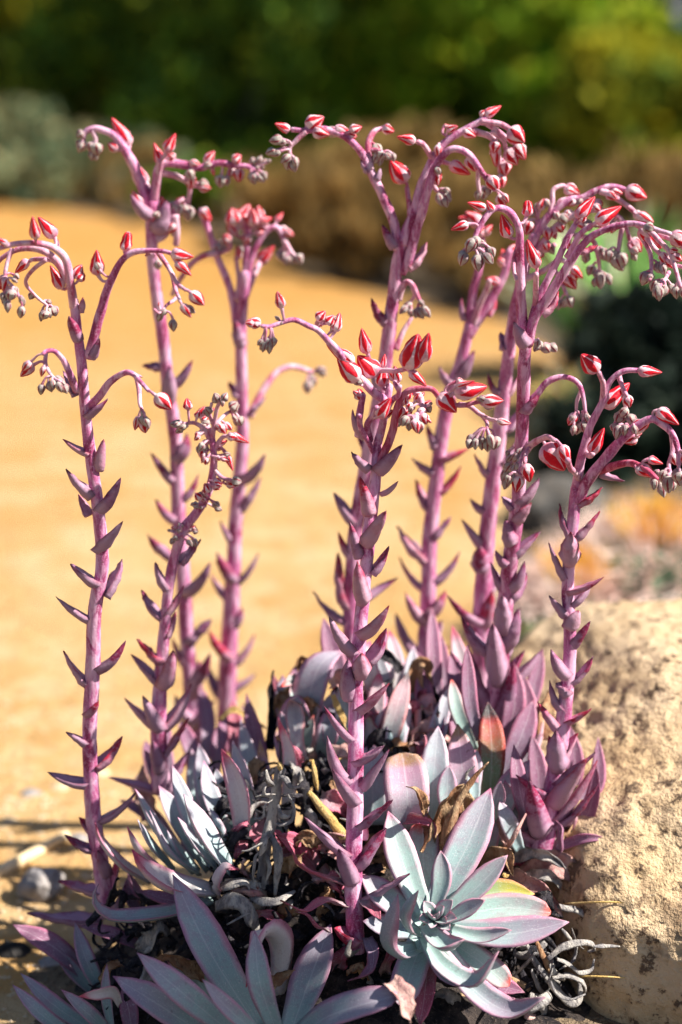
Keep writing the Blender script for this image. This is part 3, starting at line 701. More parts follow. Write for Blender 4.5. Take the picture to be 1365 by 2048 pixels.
# added tree, out of view, with a bough shaped to shade the lower left
tb = empty('small_tree', (1.35, -.55, 0), 'small leafy tree to the right whose bough shades the bottom left', 'tree')
V, F, A = tube_geo([Vector((1.35, -.55, -.03)), Vector((1.33, -.53, .5)), Vector((1.25, -.5, .95)), Vector((1.0, -.42, 1.12)), Vector((.6, -.3, 1.12)), Vector((.15, -.1, 1.10))], [.035, .03, .024, .016, .010, .004], n=50, m=10, rough=.2)
meshobj('trunk', V, F, M['bark'], tb, tb.location)  # trunk and bough of the added unseen tree
V = []; F = []
def edge(x): return -.08-.25*x  # limit of the shade that the added leaves are placed to cast
for i in range(5200):
    fx = rng.uniform(-.52, -.02); e = edge(fx)+.02*noise.noise(Vector((fx*14, 0, 2))); fy = e-abs(rng.random()**1.3)*.42
    if fy > e-.0: continue
    if noise.noise(Vector((fx*16, fy*16, 8))) > .34: continue
    zz = rng.uniform(.96, 1.22); t = (zz-.08)/sdir.z
    c_ = Vector((fx, fy, .08))+sdir*t
    d = Vector((rng.gauss(0, 1), rng.gauss(0, 1), rng.gauss(0, .5))).normalized(); sd = d.cross(Vector((rng.gauss(0, .4), rng.gauss(0, .4), 1))).normalized(); k = len(V); l = rng.uniform(.03, .05)
    V += [c_, c_+d*l*.5+sd*l*.3, c_+d*l, c_+d*l*.5-sd*l*.3]; F.append((k, k+1, k+2, k+3))
meshobj('crown', V, F, M['f_green'], tb, tb.location, smooth=False)
# ---------------------------------------------------------------- the succulent clump
GP = 'succulent rosettes of the clump'
def plant(px, py, Y, label):
    return empty('succulent_plant', at(px, py, Y), label, 'succulent', GP)
R1 = plant(867, 1837, -.05, 'open teal rosette at the lower right, thick front flower stalk at its left')
R2 = plant(455, 1735, .05, 'pale blue-grey rosette at the left with the tall leftmost flower stalk')
R3 = plant(560, 2075, -.09, 'mauve-edged rosette cut off by the bottom edge at the centre')
R4 = plant(190, 2080, -.02, 'shaded small rosette in the bottom left corner')
R5 = plant(890, 1640, .08, 'upright grey-mauve rosette between the front rosette and the back stalks, one leaf orange-red')
R6 = plant(1075, 1700, .06, 'purple rosette leaning on the boulder with the rightmost flower stalk')
R7 = plant(690, 1500, .21, 'weathered rosette with curled leaf tips at the back of the clump')
R8 = plant(430, 1500, .27, 'rosette half hidden at the back left with two tall blurred stalks')
R9 = plant(985, 1480, .17, 'mauve rosette at the back right with two tall crowded stalks')

# ---- S1
stalk(R2, [(214, 1830, 19), (204, 1740, 18), (188, 1640, 17), (180, 1480, 16), (186, 1330, 15.5), (190, 1220, 16), (205, 1130, 15), (197, 1020, 14), (183, 920, 13), (172, 830, 12.5), (165, 740, 11), (155, 660, 10), (148, 600, 9)], (.06, .03),
 branches=[([(149, 615), (142, 570), (132, 520), (112, 498), (85, 488), (55, 486), (20, 490), (-15, 502)], 8, 4.5, -.03),
  ([(137, 565), (121, 530), (98, 508), (70, 497), (34, 500), (0, 520), (-14, 548)], 7, 4, .01),
  ([(137, 560), (112, 526), (94, 519), (67, 519), (60, 522)], 5.5, 4, .03),
  ([(94, 519), (66, 540), (52, 566), (72, 592), (96, 612)], 4, 3, .03),
  ([(25, 497), (14, 530), (12, 556), (30, 578), (44, 604)], 4, 3, -.02),
  ([(177, 716), (189, 672), (209, 598), (222, 561), (243, 523), (266, 505), (300, 501), (330, 503), (345, 508)], 9, 4, -.02, 'stem'),
  ([(316, 503), (337, 534), (354, 566), (372, 580)], 5, 3.5, -.03), ([(345, 548), (352, 580), (361, 603)], 4.5, 3.5, -.03),
  ([(352, 596), (346, 602), (334, 610), (326, 622)], 3.5, 2.5, -.03),
  ([(153, 783), (145, 759), (128, 722), (111, 703), (94, 702), (86, 708)], 7, 4, -.02, 'stem'),
  ([(93, 703), (92, 728), (104, 752), (122, 764)], 4, 3, -.02),
  ([(179, 813), (199, 793), (222, 763), (249, 746), (266, 748), (282, 764), (298, 782)], 7.5, 4, -.03, 'stem'),
  ([(274, 754), (279, 780), (280, 806), (284, 818)], 5, 3.5, -.03)],
 buds=[(72, 478, 66, 432, 'r'), (111, 476, 79, 432, 'r'), (16, 490, -8, 476, 'r'), (57, 520, 31, 547, 'r'), (125, 578, 103, 530, 'r'), (195, 550, 192, 499, 'r'),
  (250, 503, 257, 466, 'o'), (342, 507, 388, 511, 'r'), (352, 523, 383, 552, 'r'), (381, 584, 409, 611, 'p'), (364, 608, 381, 636, 'p'), (372, 612, 392, 626, 'g'), (347, 638, 345, 664, 'g'), (323, 624, 317, 645, 'g'), (318, 614, 318, 604, 'p'),
  (12, 552, 4, 582, 'p'), (28, 572, 31, 598, 'g'), (43, 592, 47, 614, 'g'), (44, 612, 42, 638, 'g'), (17, 600, 13, 626, 'g'), (84, 622, 84, 644, 'g'), (98, 616, 102, 636, 'g'), (95, 608, 108, 616, 'g'), (68, 584, 60, 600, 'g'), (24, 556, 36, 566, 'g'), (8, 585, 2, 602, 'g'), (150, 555, 165, 530, 'p'),
  (67, 729, 43, 754, 'p'), (88, 732, 84, 754, 'p'), (84, 768, 82, 791, 'g'), (111, 752, 132, 774, 'g'), (116, 764, 122, 786, 'g'), (104, 760, 110, 780, 'g'),
  (311, 790, 343, 819, 'p'), (278, 832, 272, 861, 'p'), (291, 834, 297, 858, 'g'), (284, 822, 290, 836, 'g')],
 bracts=[(172, 830, 216, 797, 30, .3), (156, 680, 138, 631, 25, .7), (184, 716, 200, 676, 22, .3), (152, 792, 126, 741, 20), (163, 622, 166, 594, 14, .3), (112, 500, 116, 478, 12), (216, 575, 224, 552, 14, .4), (304, 503, 290, 512, 10), (268, 748, 286, 754, 12),
  (179, 905, 126, 878, 26, .1), (197, 939, 208, 878, 26, .2), (187, 991, 132, 938, 26, .1), (197, 1022, 242, 955, 30, .3), (178, 1031, 157, 988, 22, -.4), (194, 1099, 246, 1042, 32, .4), (198, 1164, 141, 1128, 32, .4), (208, 1191, 245, 1118, 30, -.2), (183, 1241, 112, 1193, 24, .1), (194, 1339, 252, 1281, 28, .2), (176, 1370, 128, 1301, 26, 0), (172, 1428, 198, 1401, 22, .7),
  (180, 1489, 132, 1464, 28, .3), (190, 1534, 245, 1472, 34, -.2), (184, 1567, 95, 1544, 26, 0), (199, 1640, 273, 1583, 30, .1), (188, 1698, 130, 1669, 24, 0), (185, 1665, 158, 1634, 22, -.3), (205, 1784, 117, 1761, 30, 0), (205, 1836, 54, 1826, 32, 0), (215, 1748, 196, 1700, 28, .7), (222, 1820, 250, 1770, 28, .3), (210, 1800, 240, 1700, 26, -.2)],
 more=.5, label='tall leftmost flower stalk with arching arms of red flowers')
# ---- S3 (short, crumpled head)
stalk(R2, [(322, 1580, 21), (318, 1440, 19), (326, 1300, 17), (338, 1173, 15), (351, 1110, 13), (366, 1060, 11), (390, 1030, 11), (412, 995, 10.5), (425, 955, 9.5), (428, 910, 8), (424, 875, 7)], (.13, .10),
 branches=[([(425, 890), (410, 862), (390, 846), (366, 848)], 5, 3.5), ([(424, 880), (430, 840), (436, 812), (448, 800)], 5, 3.5), ([(428, 900), (445, 875), (462, 872)], 5, 4), ([(428, 890), (416, 850), (408, 826)], 4.5, 3.5), ([(426, 935), (444, 955), (462, 960)], 4.5, 4), ([(388, 1035), (376, 1050), (366, 1062)], 4, 3), ([(432, 860), (420, 830), (424, 806)], 4, 3), ([(430, 850), (450, 830), (466, 820)], 4, 3)],
 buds=[(377, 820, 375, 796, 'r', 1.2), (366, 846, 346, 842, 'g'), (372, 850, 356, 860, 'g'), (402, 838, 408, 812, 'p', 1.3), (414, 826, 432, 816, 'r'), (436, 806, 428, 788, 'g', 1.2), (446, 802, 456, 786, 'g', 1.2), (460, 818, 478, 806, 'g', 1.2), (462, 870, 500, 885, 'r', .8), (452, 905, 466, 942, 'r', .8), (440, 916, 462, 920, 'p'), (428, 962, 446, 966, 'p', 1.2), (452, 960, 476, 966, 'p'), (430, 1014, 444, 1022, 'g', 1.2), (420, 850, 404, 842, 'g', 1.2), (440, 850, 452, 868, 'p', 1.2), (424, 826, 412, 812, 'g', 1.2), (466, 830, 476, 846, 'g'), (400, 870, 388, 880, 'p'), (408, 886, 396, 902, 'g'), (412, 905, 404, 926, 'p'), (440, 890, 456, 880, 'r'),
  (352, 1062, 342, 1054, 'p', 1.2), (362, 1056, 360, 1044, 'g', 1.2), (378, 1056, 388, 1046, 'p', 1.2), (386, 1062, 398, 1062, 'g', 1.2), (356, 1074, 344, 1080, 'g'), (374, 1080, 386, 1092, 'g'), (366, 1066, 366, 1078, 'g', 1.3), (404, 1000, 392, 985, 'p', 1.3), (398, 1010, 384, 1012, 'g', 1.3), (418, 985, 410, 966, 'p')],
 bracts=[(337, 1176, 311, 1124, 26), (326, 1236, 283, 1179, 24), (328, 1231, 368, 1170, 24), (326, 1324, 274, 1278, 32, .3), (320, 1367, 262, 1308, 26, 0), (326, 1373, 346, 1300, 34, .5), (360, 1127, 402, 1078, 26), (330, 1275, 352, 1222, 24), (318, 1457, 249, 1395, 28, 0), (322, 1456, 286, 1391, 34, .5), (325, 1455, 383, 1367, 32, -.1), (325, 1510, 378, 1435, 28, .1), (320, 1540, 306, 1480, 30, .7), (320, 1583, 216, 1554, 28, 0), (322, 1590, 380, 1500, 34, -.2), (318, 1560, 290, 1500, 28, -.3)], more=1.2, label='short crumpled flower stalk with a shrivelled dark red head')
# ---- S4 front stalk
stalk(R1, [(712, 1905, 20), (710, 1850, 19.5), (707, 1750, 19), (711, 1600, 18), (712, 1450, 17.5), (713, 1350, 16.5), (722, 1250, 16), (733, 1130, 15), (740, 1050, 15), (746, 1000, 14), (752, 950, 13), (754, 900, 14), (763, 860, 13), (772, 820, 10), (777, 792, 8), (780, 770, 7)], (-.035, .05),
 branches=[([(773, 800), (752, 788), (731, 767), (709, 745), (680, 706), (654, 679), (637, 661), (620, 653), (590, 640), (561, 646), (540, 653), (524, 652)], 8, 4, -.04, 'stem'),
  ([(756, 932), (766, 910), (778, 885), (787, 856), (795, 815), (808, 790), (822, 780), (845, 777), (865, 779), (884, 798), (918, 811), (947, 806), (962, 803)], 8, 4, -.02, 'stem_red'),
  ([(920, 809), (939, 812), (960, 828), (980, 838), (994, 841)], 5, 3.5, -.04), ([(965, 830), (974, 845), (975, 858)], 4.5, 3, -.04, 'stem_pale'),
  ([(718, 872), (718, 840), (722, 815), (726, 790)], 8, 7, -.01, 'stem'), ([(748, 905), (738, 885), (722, 856), (719, 830)], 5, 6, -.02, 'stem'),
  ([(762, 866), (770, 830), (786, 800), (797, 790), (800, 772)], 7, 4.5, -.03, 'stem'),
  ([(754, 742), (775, 741), (794, 742), (815, 737), (826, 736)], 5, 4.5, -.03), ([(792, 744), (790, 765), (798, 782)], 4.5, 4.5, -.03),
  ([(740, 880), (735, 850), (748, 830), (754, 815)], 7, 5.5, -.03, 'stem'), ([(822, 782), (838, 790), (845, 810), (842, 830), (830, 842)], 6, 4, -.04), ([(637, 661), (634, 648), (638, 640)], 5, 4, -.02)],
 buds=[(564, 617, 555, 582, 'p', 1.1), (521, 649, 495, 640, 'p', 1.2), (634, 640, 652, 622, 'p', 1.3), (654, 648, 669, 632, 'p', 1.3), (670, 664, 682, 626, 'p', 1.1), (709, 726, 652, 691, 'r', .85), (718, 762, 675, 714, 'r', .95), (735, 707, 723, 656, 'r', 1.0), (754, 751, 717, 710, 'r', 1.05), (764, 774, 766, 734, 'r', 1.3), (766, 736, 770, 708, 'r', .8), (816, 738, 836, 667, 'r', .85), (845, 723, 858, 665, 'r', .9), (797, 764, 790, 733, 'p', 1.1), (820, 743, 854, 772, 'r', 1.0), (756, 834, 785, 797, 'r', 1.15), (878, 788, 914, 824, 'r', 1.15), (908, 786, 974, 771, 'r', .85), (912, 772, 950, 762, 'r', .6), (963, 802, 1007, 803, 'p', .95), (994, 841, 1023, 849, 'p'), (968, 812, 985, 816, 'g'),
  (947, 869, 936, 889, 'g'), (953, 876, 948, 900, 'g'), (964, 872, 962, 900, 'g'), (978, 868, 987, 898, 'g'), (957, 870, 955, 884, 'g'), (540, 677, 518, 698, 'g'), (541, 680, 536, 708, 'g'), (531, 682, 526, 704, 'g'), (560, 640, 550, 632, 'g'),
  (812, 800, 822, 780, 'p', 1.1), (835, 805, 838, 785, 'p', 1.1), (850, 812, 862, 800, 'p', 1.2), (818, 818, 806, 835, 'p', 1.2), (832, 828, 826, 858, 'p', 1.1), (846, 826, 852, 850, 'p', 1.2), (838, 842, 842, 868, 'g', 1.2), (820, 840, 818, 862, 'g'), (806, 812, 796, 836, 'p', 1.2), (852, 836, 864, 846, 'p'), (840, 815, 850, 835, 'p', 1.3), (826, 806, 815, 822, 'p', 1.3), (722, 800, 716, 778, 'p', 1.2), (800, 836, 798, 850, 'g')],
 bracts=[(732, 872, 706, 819, 26, .2), (758, 940, 805, 889, 34, .7), (739, 936, 703, 904, 30, .5), (762, 985, 797, 962, 22, .4), (738, 1028, 721, 953, 26, .5), (733, 1085, 773, 1021, 36, .8, 'bract_red'), (718, 1115, 700, 1043, 22, .2), (726, 1200, 715, 1122, 32, .8, 'bract_red'), (743, 1146, 778, 1092, 26, 0), (722, 1268, 778, 1211, 36, .7), (712, 1305, 659, 1233, 34, .2), (734, 1324, 773, 1256, 34, -.2), (722, 1350, 724, 1306, 38, .9), (698, 1396, 697, 1317, 30, .1), (712, 1422, 779, 1366, 26, .35), (712, 1483, 648, 1411, 26, .2), (709, 1523, 769, 1491, 28, .6), (700, 1563, 655, 1471, 34, .4), (722, 1574, 779, 1499, 28, .3), (710, 1602, 665, 1536, 36, .7), (709, 1658, 786, 1599, 26, .4), (700, 1708, 609, 1634, 34, .3), (716, 1732, 773, 1656, 38, .1), (703, 1762, 678, 1697, 42, .9), (725, 1680, 730, 1640, 22, -.5), (718, 1878, 669, 1856, 44, .5), (724, 1796, 820, 1747, 28, .4)],
 label='thick pink flower stalk standing in front of the clump')
for pts, w_, tw in [([(700, 1768, -.02), (640, 1750, -.05), (600, 1730, -.06), (585, 1703, -.07)], 32, .8), ([(695, 1812, -.03), (650, 1800, -.06), (610, 1822, -.08), (561, 1800, -.08)], 26, .9), ([(660, 1862, -.04), (635, 1852, -.06), (615, 1830, -.06), (590, 1823, -.06)], 18, .5), ([(735, 1875, -.04), (748, 1910, -.06), (735, 1945, -.07), (695, 1962, -.08)], 34, 1.4), ([(722, 1800, -.03), (745, 1815, -.04), (762, 1840, -.05)], 28, .3), ([(650, 1760, .02), (620, 1720, .02), (590, 1690, .01), (552, 1669, 0)], 62, .3)]:
    leafpart('leaf', R1, pts, w_, 'leaf_red' if tw < 1 else 'leaf_mauve', nh=(.1, -.5, .9), prof=SLIM, twist=tw, wav=.25, thick=.2)
# ---- S6
stalk(R7, [(700, 1420, 17), (701, 1300, 16), (703, 1180, 16), (712, 1060, 16), (728, 960, 15), (748, 860, 15), (765, 760, 15), (775, 690, 15.5), (783, 626, 15), (790, 570, 14.5), (794, 530, 13.5), (802, 495, 12), (811, 470, 10)], (.24, .20),
 branches=[([(806, 490), (818, 452), (828, 430), (839, 384), (856, 341), (873, 307), (894, 282), (928, 261), (958, 244), (972, 236)], 10, 6, 0, 'stem'),
  ([(803, 545), (817, 520), (834, 456), (846, 420), (856, 380), (873, 330), (902, 299), (936, 307), (966, 346), (979, 366), (990, 380)], 9, 5, -.03, 'stem'),
  ([(796, 500), (791, 460), (783, 432), (762, 384), (740, 340), (722, 303), (690, 273), (660, 262), (647, 258), (613, 261), (584, 259)], 9, 5, 0, 'stem'),
  ([(741, 340), (738, 305), (738, 282), (749, 263), (764, 258)], 7, 5), ([(742, 300), (756, 300), (762, 310)], 4, 3), ([(613, 263), (600, 274), (592, 282), (580, 296), (582, 314)], 5, 3.5),
  ([(962, 243), (1000, 248), (1020, 258)], 6, 5), ([(975, 248), (1000, 265), (1021, 282), (1034, 290)], 5, 4), ([(945, 261), (983, 275), (996, 300), (1000, 345)], 6, 4), ([(985, 262), (1006, 280), (1012, 300)], 5, 4),
  ([(862, 330), (868, 350), (868, 372), (878, 385)], 6, 4), ([(866, 318), (855, 300), (846, 288), (836, 284)], 5.5, 5), ([(822, 440), (820, 415), (814, 375)], 6, 5), ([(862, 325), (885, 324), (900, 328)], 5, 4.5), ([(958, 330), (956, 360), (960, 385)], 4.5, 3.5),
  ([(798, 600), (806, 572), (817, 564), (828, 574), (836, 594), (846, 612)], 6, 4), ([(792, 700), (806, 665), (824, 636)], 6, 4), ([(826, 574), (830, 590), (822, 604)], 4, 3)],
 buds=[(969, 232, 1003, 212, 'r', 1.1), (1018, 258, 1051, 283, 'p', 1.2), (1032, 288, 1052, 318, 'p', 1.2), (1015, 296, 1036, 330, 'p', 1.1), (1009, 322, 1014, 352, 'p', 1.3), (1000, 348, 1005, 377, 'p', 1.2), (979, 352, 994, 384, 'p', 1.2), (990, 290, 994, 335, 'p', 1.0), (936, 314, 951, 343, 'p', 1.2), (900, 327, 941, 349, 'r', 1.1), (926, 262, 953, 272, 'p', 1.2), (876, 300, 886, 322, 'p', 1.3), (832, 283, 794, 272, 'r', 1.1), (868, 339, 878, 371, 'p', 1.1), (813, 365, 782, 320, 'r', 1.05), (877, 386, 882, 414, 'g', 1.1), (888, 386, 904, 402, 'g', 1.2), (860, 370, 853, 388, 'g', 1.2), (958, 380, 956, 402, 'g', 1.2), (998, 388, 1012, 412, 'p', 1.3), (970, 376, 966, 400, 'g', 1.2), (886, 392, 892, 416, 'g', 1.1), (895, 262, 915, 250, 'p', 1.2), (1020, 300, 1030, 326, 'g', 1.1),
  (580, 260, 549, 249, 'r', 1.2), (566, 278, 539, 281, 'g', 1.2), (562, 302, 541, 313, 'g', 1.1), (578, 314, 572, 340, 'g', 1.1), (588, 314, 597, 336, 'g', 1.1), (582, 310, 562, 326, 'g', 1.1), (614, 254, 648, 236, 'p', 1.2), (626, 262, 660, 268, 'p', 1.1), (668, 256, 708, 270, 'r', 1.1), (700, 262, 724, 252, 'p', 1.1), (764, 256, 790, 262, 'p', 1.2), (757, 296, 762, 333, 'g'), (770, 306, 782, 322, 'g', 1.3), (758, 310, 746, 326, 'g', 1.2),
  (822, 604, 807, 623, 'g', 1.2), (845, 612, 859, 637, 'g', 1.2), (834, 616, 831, 637, 'g', 1.2), (838, 600, 850, 612, 'g')],
 bracts=[(772, 645, 743, 596, 24, .2), (790, 494, 764, 448, 20), (815, 535, 854, 484, 24, -.1), (712, 1045, 668, 985, 32, 0), (703, 1112, 677, 1063, 24), (698, 1215, 677, 1106, 36, 0), (703, 1250, 627, 1183, 26, 0), (715, 1204, 797, 1155, 24), (722, 1100, 758, 1040, 24, -.3), (708, 1330, 660, 1290, 30), (745, 905, 716, 868, 26), (762, 782, 740, 735, 22), (738, 345, 722, 320, 18), (752, 360, 762, 335, 16), (700, 1380, 640, 1330, 30)], more=.7)
# ---- S7
stalk(R7, [(852, 1440, 21), (851, 1300, 18.5), (857, 1190, 17), (860, 1080, 16.5), (868, 1000, 16), (877, 930, 15.5), (884, 870, 15), (893, 820, 14.5), (905, 771, 14.5), (920, 730, 14), (935, 670, 12), (942, 645, 11)], (.30, .28),
 branches=[([(936, 668), (941, 625), (948, 579), (957, 543), (963, 490), (962, 455), (950, 438)], 9, 6, 0, 'stem'), ([(936, 672), (953, 645), (976, 611), (1001, 566), (1012, 540), (1020, 500)], 10, 7, 0, 'stem'), ([(945, 655), (958, 614), (974, 579), (980, 560)], 7, 5)],
 buds=[(952, 440, 916, 436, 'r', 1.2), (962, 450, 930, 425, 'p', 1.2), (1000, 566, 970, 556, 'r', 1.2), (1012, 535, 1002, 498, 'r', 1.2), (1018, 510, 1040, 490, 'p', 1.2), (966, 470, 985, 450, 'p', 1.2)],
 bracts=[(932, 640, 924, 593, 20), (972, 630, 994, 598, 24), (903, 766, 880, 732, 26), (920, 752, 949, 700, 30, .3), (873, 898, 854, 849, 24), (880, 917, 939, 896, 28, .1), (874, 951, 824, 917, 26, 0), (874, 988, 922, 932, 24, 0), (862, 1021, 832, 958, 24), (858, 1078, 902, 1033, 28, .2), (853, 1120, 795, 1052, 34, 0), (856, 1183, 799, 1113, 22), (860, 1169, 920, 1103, 22), (848, 1242, 811, 1185, 26), (853, 1222, 891, 1181, 36, .5), (845, 1315, 792, 1225, 34, 0), (858, 1290, 884, 1240, 28, -.3), (850, 1330, 900, 1290, 30, -.2)])
# ---- S2, S5 blurred at the back left
stalk(R8, [(388, 1530, 20), (384, 1400, 18), (376, 1300, 17), (370, 1200, 16), (364, 1120, 15.5), (358, 1035, 15.5), (355, 960, 15), (353, 890, 14.5), (345, 830, 14), (336, 773, 13.5), (327, 680, 13), (313, 588, 12.5), (306, 520, 12), (303, 450, 12), (305, 400, 11.5)], (.33, .27),
 branches=[([(300, 405), (291, 389), (270, 335), (249, 298), (230, 272), (205, 260), (189, 257), (172, 263), (166, 276)], 10, 5, 0, 'stem'), ([(186, 262), (192, 280), (186, 294)], 5, 4), ([(306, 410), (312, 370), (318, 340), (330, 326), (350, 327), (377, 331), (404, 335), (438, 326), (468, 331), (495, 333), (510, 340)], 9, 5, 0, 'stem'),
  ([(308, 420), (296, 380), (284, 350)], 8, 6), ([(308, 400), (316, 350), (322, 320)], 8, 6), ([(318, 345), (345, 350), (372, 362), (380, 375), (377, 408)], 6, 4), ([(312, 480), (330, 470), (345, 440), (352, 410), (366, 398)], 7, 5), ([(350, 430), (354, 470), (352, 490)], 8, 6)],
 buds=[(260, 292, 222, 236, 'r', .95), (236, 302, 218, 284, 'p', 1.3), (290, 372, 264, 318, 'r', .95), (324, 328, 307, 286, 'r', .9), (333, 306, 350, 266, 'r', .95), (332, 315, 358, 334, 'p', 1.2), (350, 318, 336, 306, 'p', 1.2), (380, 324, 402, 332, 'p', 1.2), (410, 326, 432, 304, 'p', 1.2), (466, 324, 484, 312, 'p', 1.3), (478, 338, 478, 364, 'p', 1.2), (444, 350, 440, 376, 'g', 1.2), (424, 336, 430, 352, 'r', 1.1), (502, 345, 512, 364, 'g', 1.2), (509, 330, 502, 314, 'g', 1.2), (516, 328, 522, 310, 'g', 1.2), (524, 326, 538, 320, 'g', 1.2), (524, 344, 536, 358, 'g', 1.2), (516, 350, 528, 366, 'g', 1.2), (514, 336, 530, 336, 'g', 1.2),
  (380, 350, 386, 378, 'p', 1.3), (400, 374, 422, 380, 'p', 1.3), (375, 400, 352, 400, 'r', 1.3), (357, 408, 357, 434, 'g', 1.3), (377, 412, 379, 442, 'g', 1.3), (352, 444, 330, 470, 'p', 1.3), (316, 520, 318, 540, 'g', 1.2), (168, 264, 152, 272, 'g', 1.3), (170, 280, 158, 304, 'g', 1.2), (184, 284, 178, 306, 'g', 1.3), (192, 286, 196, 312, 'g', 1.3), (186, 300, 186, 322, 'g', 1.2), (196, 262, 208, 254, 'p', 1.2), (284, 410, 266, 380, 'p', .9), (320, 430, 322, 392, 'p', .8)],
 bracts=[(297, 429, 262, 389, 28), (314, 460, 334, 400, 34, .4), (325, 733, 284, 731, 22), (345, 770, 386, 720, 22), (350, 964, 302, 905, 30), (353, 915, 374, 866, 34, .5), (355, 1004, 397, 948, 22), (357, 1041, 311, 998, 24), (361, 1115, 295, 1068, 32), (370, 1182, 421, 1124, 28), (370, 1281, 423, 1238, 36, .3), (383, 1367, 421, 1305, 28), (372, 1330, 345, 1275, 26), (384, 1440, 350, 1390, 28), (386, 1450, 430, 1400, 28), (338, 800, 340, 730, 30, .5), (384, 1390, 400, 1320, 30, .5)], more=.8)
stalk(R8, [(452, 1500, 21), (454, 1400, 20), (458, 1300, 19), (464, 1200, 18), (468, 1120, 17), (472, 1040, 15.5), (480, 950, 14.5), (485, 880, 14), (484, 780, 13), (482, 700, 12.5), (484, 640, 12), (488, 585, 11), (492, 545, 10)], (.38, .33),
 branches=[([(476, 665), (468, 610), (455, 560), (438, 523), (425, 486), (411, 443), (402, 420)], 8, 6, 0, 'stem'), ([(440, 508), (411, 511), (384, 527), (360, 560), (345, 590)], 6, 5), ([(488, 590), (492, 540), (494, 500), (496, 460), (488, 440)], 8, 6, 0, 'stem'), ([(490, 580), (502, 520), (520, 480), (540, 458), (556, 456), (568, 480), (572, 498)], 7, 4.5, 0, 'stem'), ([(488, 600), (510, 545), (520, 525)], 7, 6),
  ([(499, 834), (516, 800), (536, 766), (556, 743), (583, 733), (610, 739), (624, 744)], 7, 5, .04), ([(568, 480), (580, 500), (590, 512)], 5, 4), ([(474, 600), (478, 560), (472, 515)], 5, 4)],
 buds=[(402, 418, 424, 442, 'r', 1.3), (468, 452, 464, 416, 'p', 1.3), (489, 450, 480, 420, 'p', 1.3), (504, 452, 506, 416, 'p', 1.3), (516, 445, 516, 410, 'p', 1.3), (522, 444, 545, 436, 'r', 1.3), (510, 466, 536, 462, 'r', 1.2), (553, 442, 566, 424, 'r', 1.2), (558, 456, 578, 470, 'p', 1.3), (462, 484, 446, 470, 'p', 1.3), (492, 482, 486, 466, 'r', 1.4), (478, 518, 474, 492, 'r', 1.3), (519, 526, 547, 492, 'r', 1.0), (560, 502, 559, 522, 'g', 1.3), (582, 508, 582, 530, 'g', 1.3), (592, 510, 607, 526, 'g', 1.3), (440, 492, 456, 504, 'g', 1.3), (428, 490, 444, 510, 'g', 1.3), (500, 470, 490, 490, 'p', 1.3), (530, 455, 520, 430, 'p', 1.4), (630, 742, 655, 740, 'g', 1.2), (622, 748, 626, 774, 'g', 1.3), (616, 760, 618, 788, 'g', 1.2), (480, 440, 498, 408, 'p', 1.3), (472, 470, 458, 446, 'p', 1.3)],
 bracts=[(478, 795, 458, 763, 22), (498, 822, 533, 793, 20), (482, 1016, 522, 955, 24), (486, 955, 530, 908, 28), (468, 1158, 434, 1105, 28), (472, 1164, 518, 1105, 22), (464, 1203, 422, 1148, 24), (464, 1250, 484, 1214, 24), (460, 1312, 418, 1259, 30), (462, 1330, 510, 1268, 24), (456, 1380, 512, 1348, 24), (454, 1400, 415, 1330, 28), (480, 690, 472, 640, 24, .5), (470, 1090, 440, 1040, 22), (456, 1440, 500, 1400, 28)], more=.8)
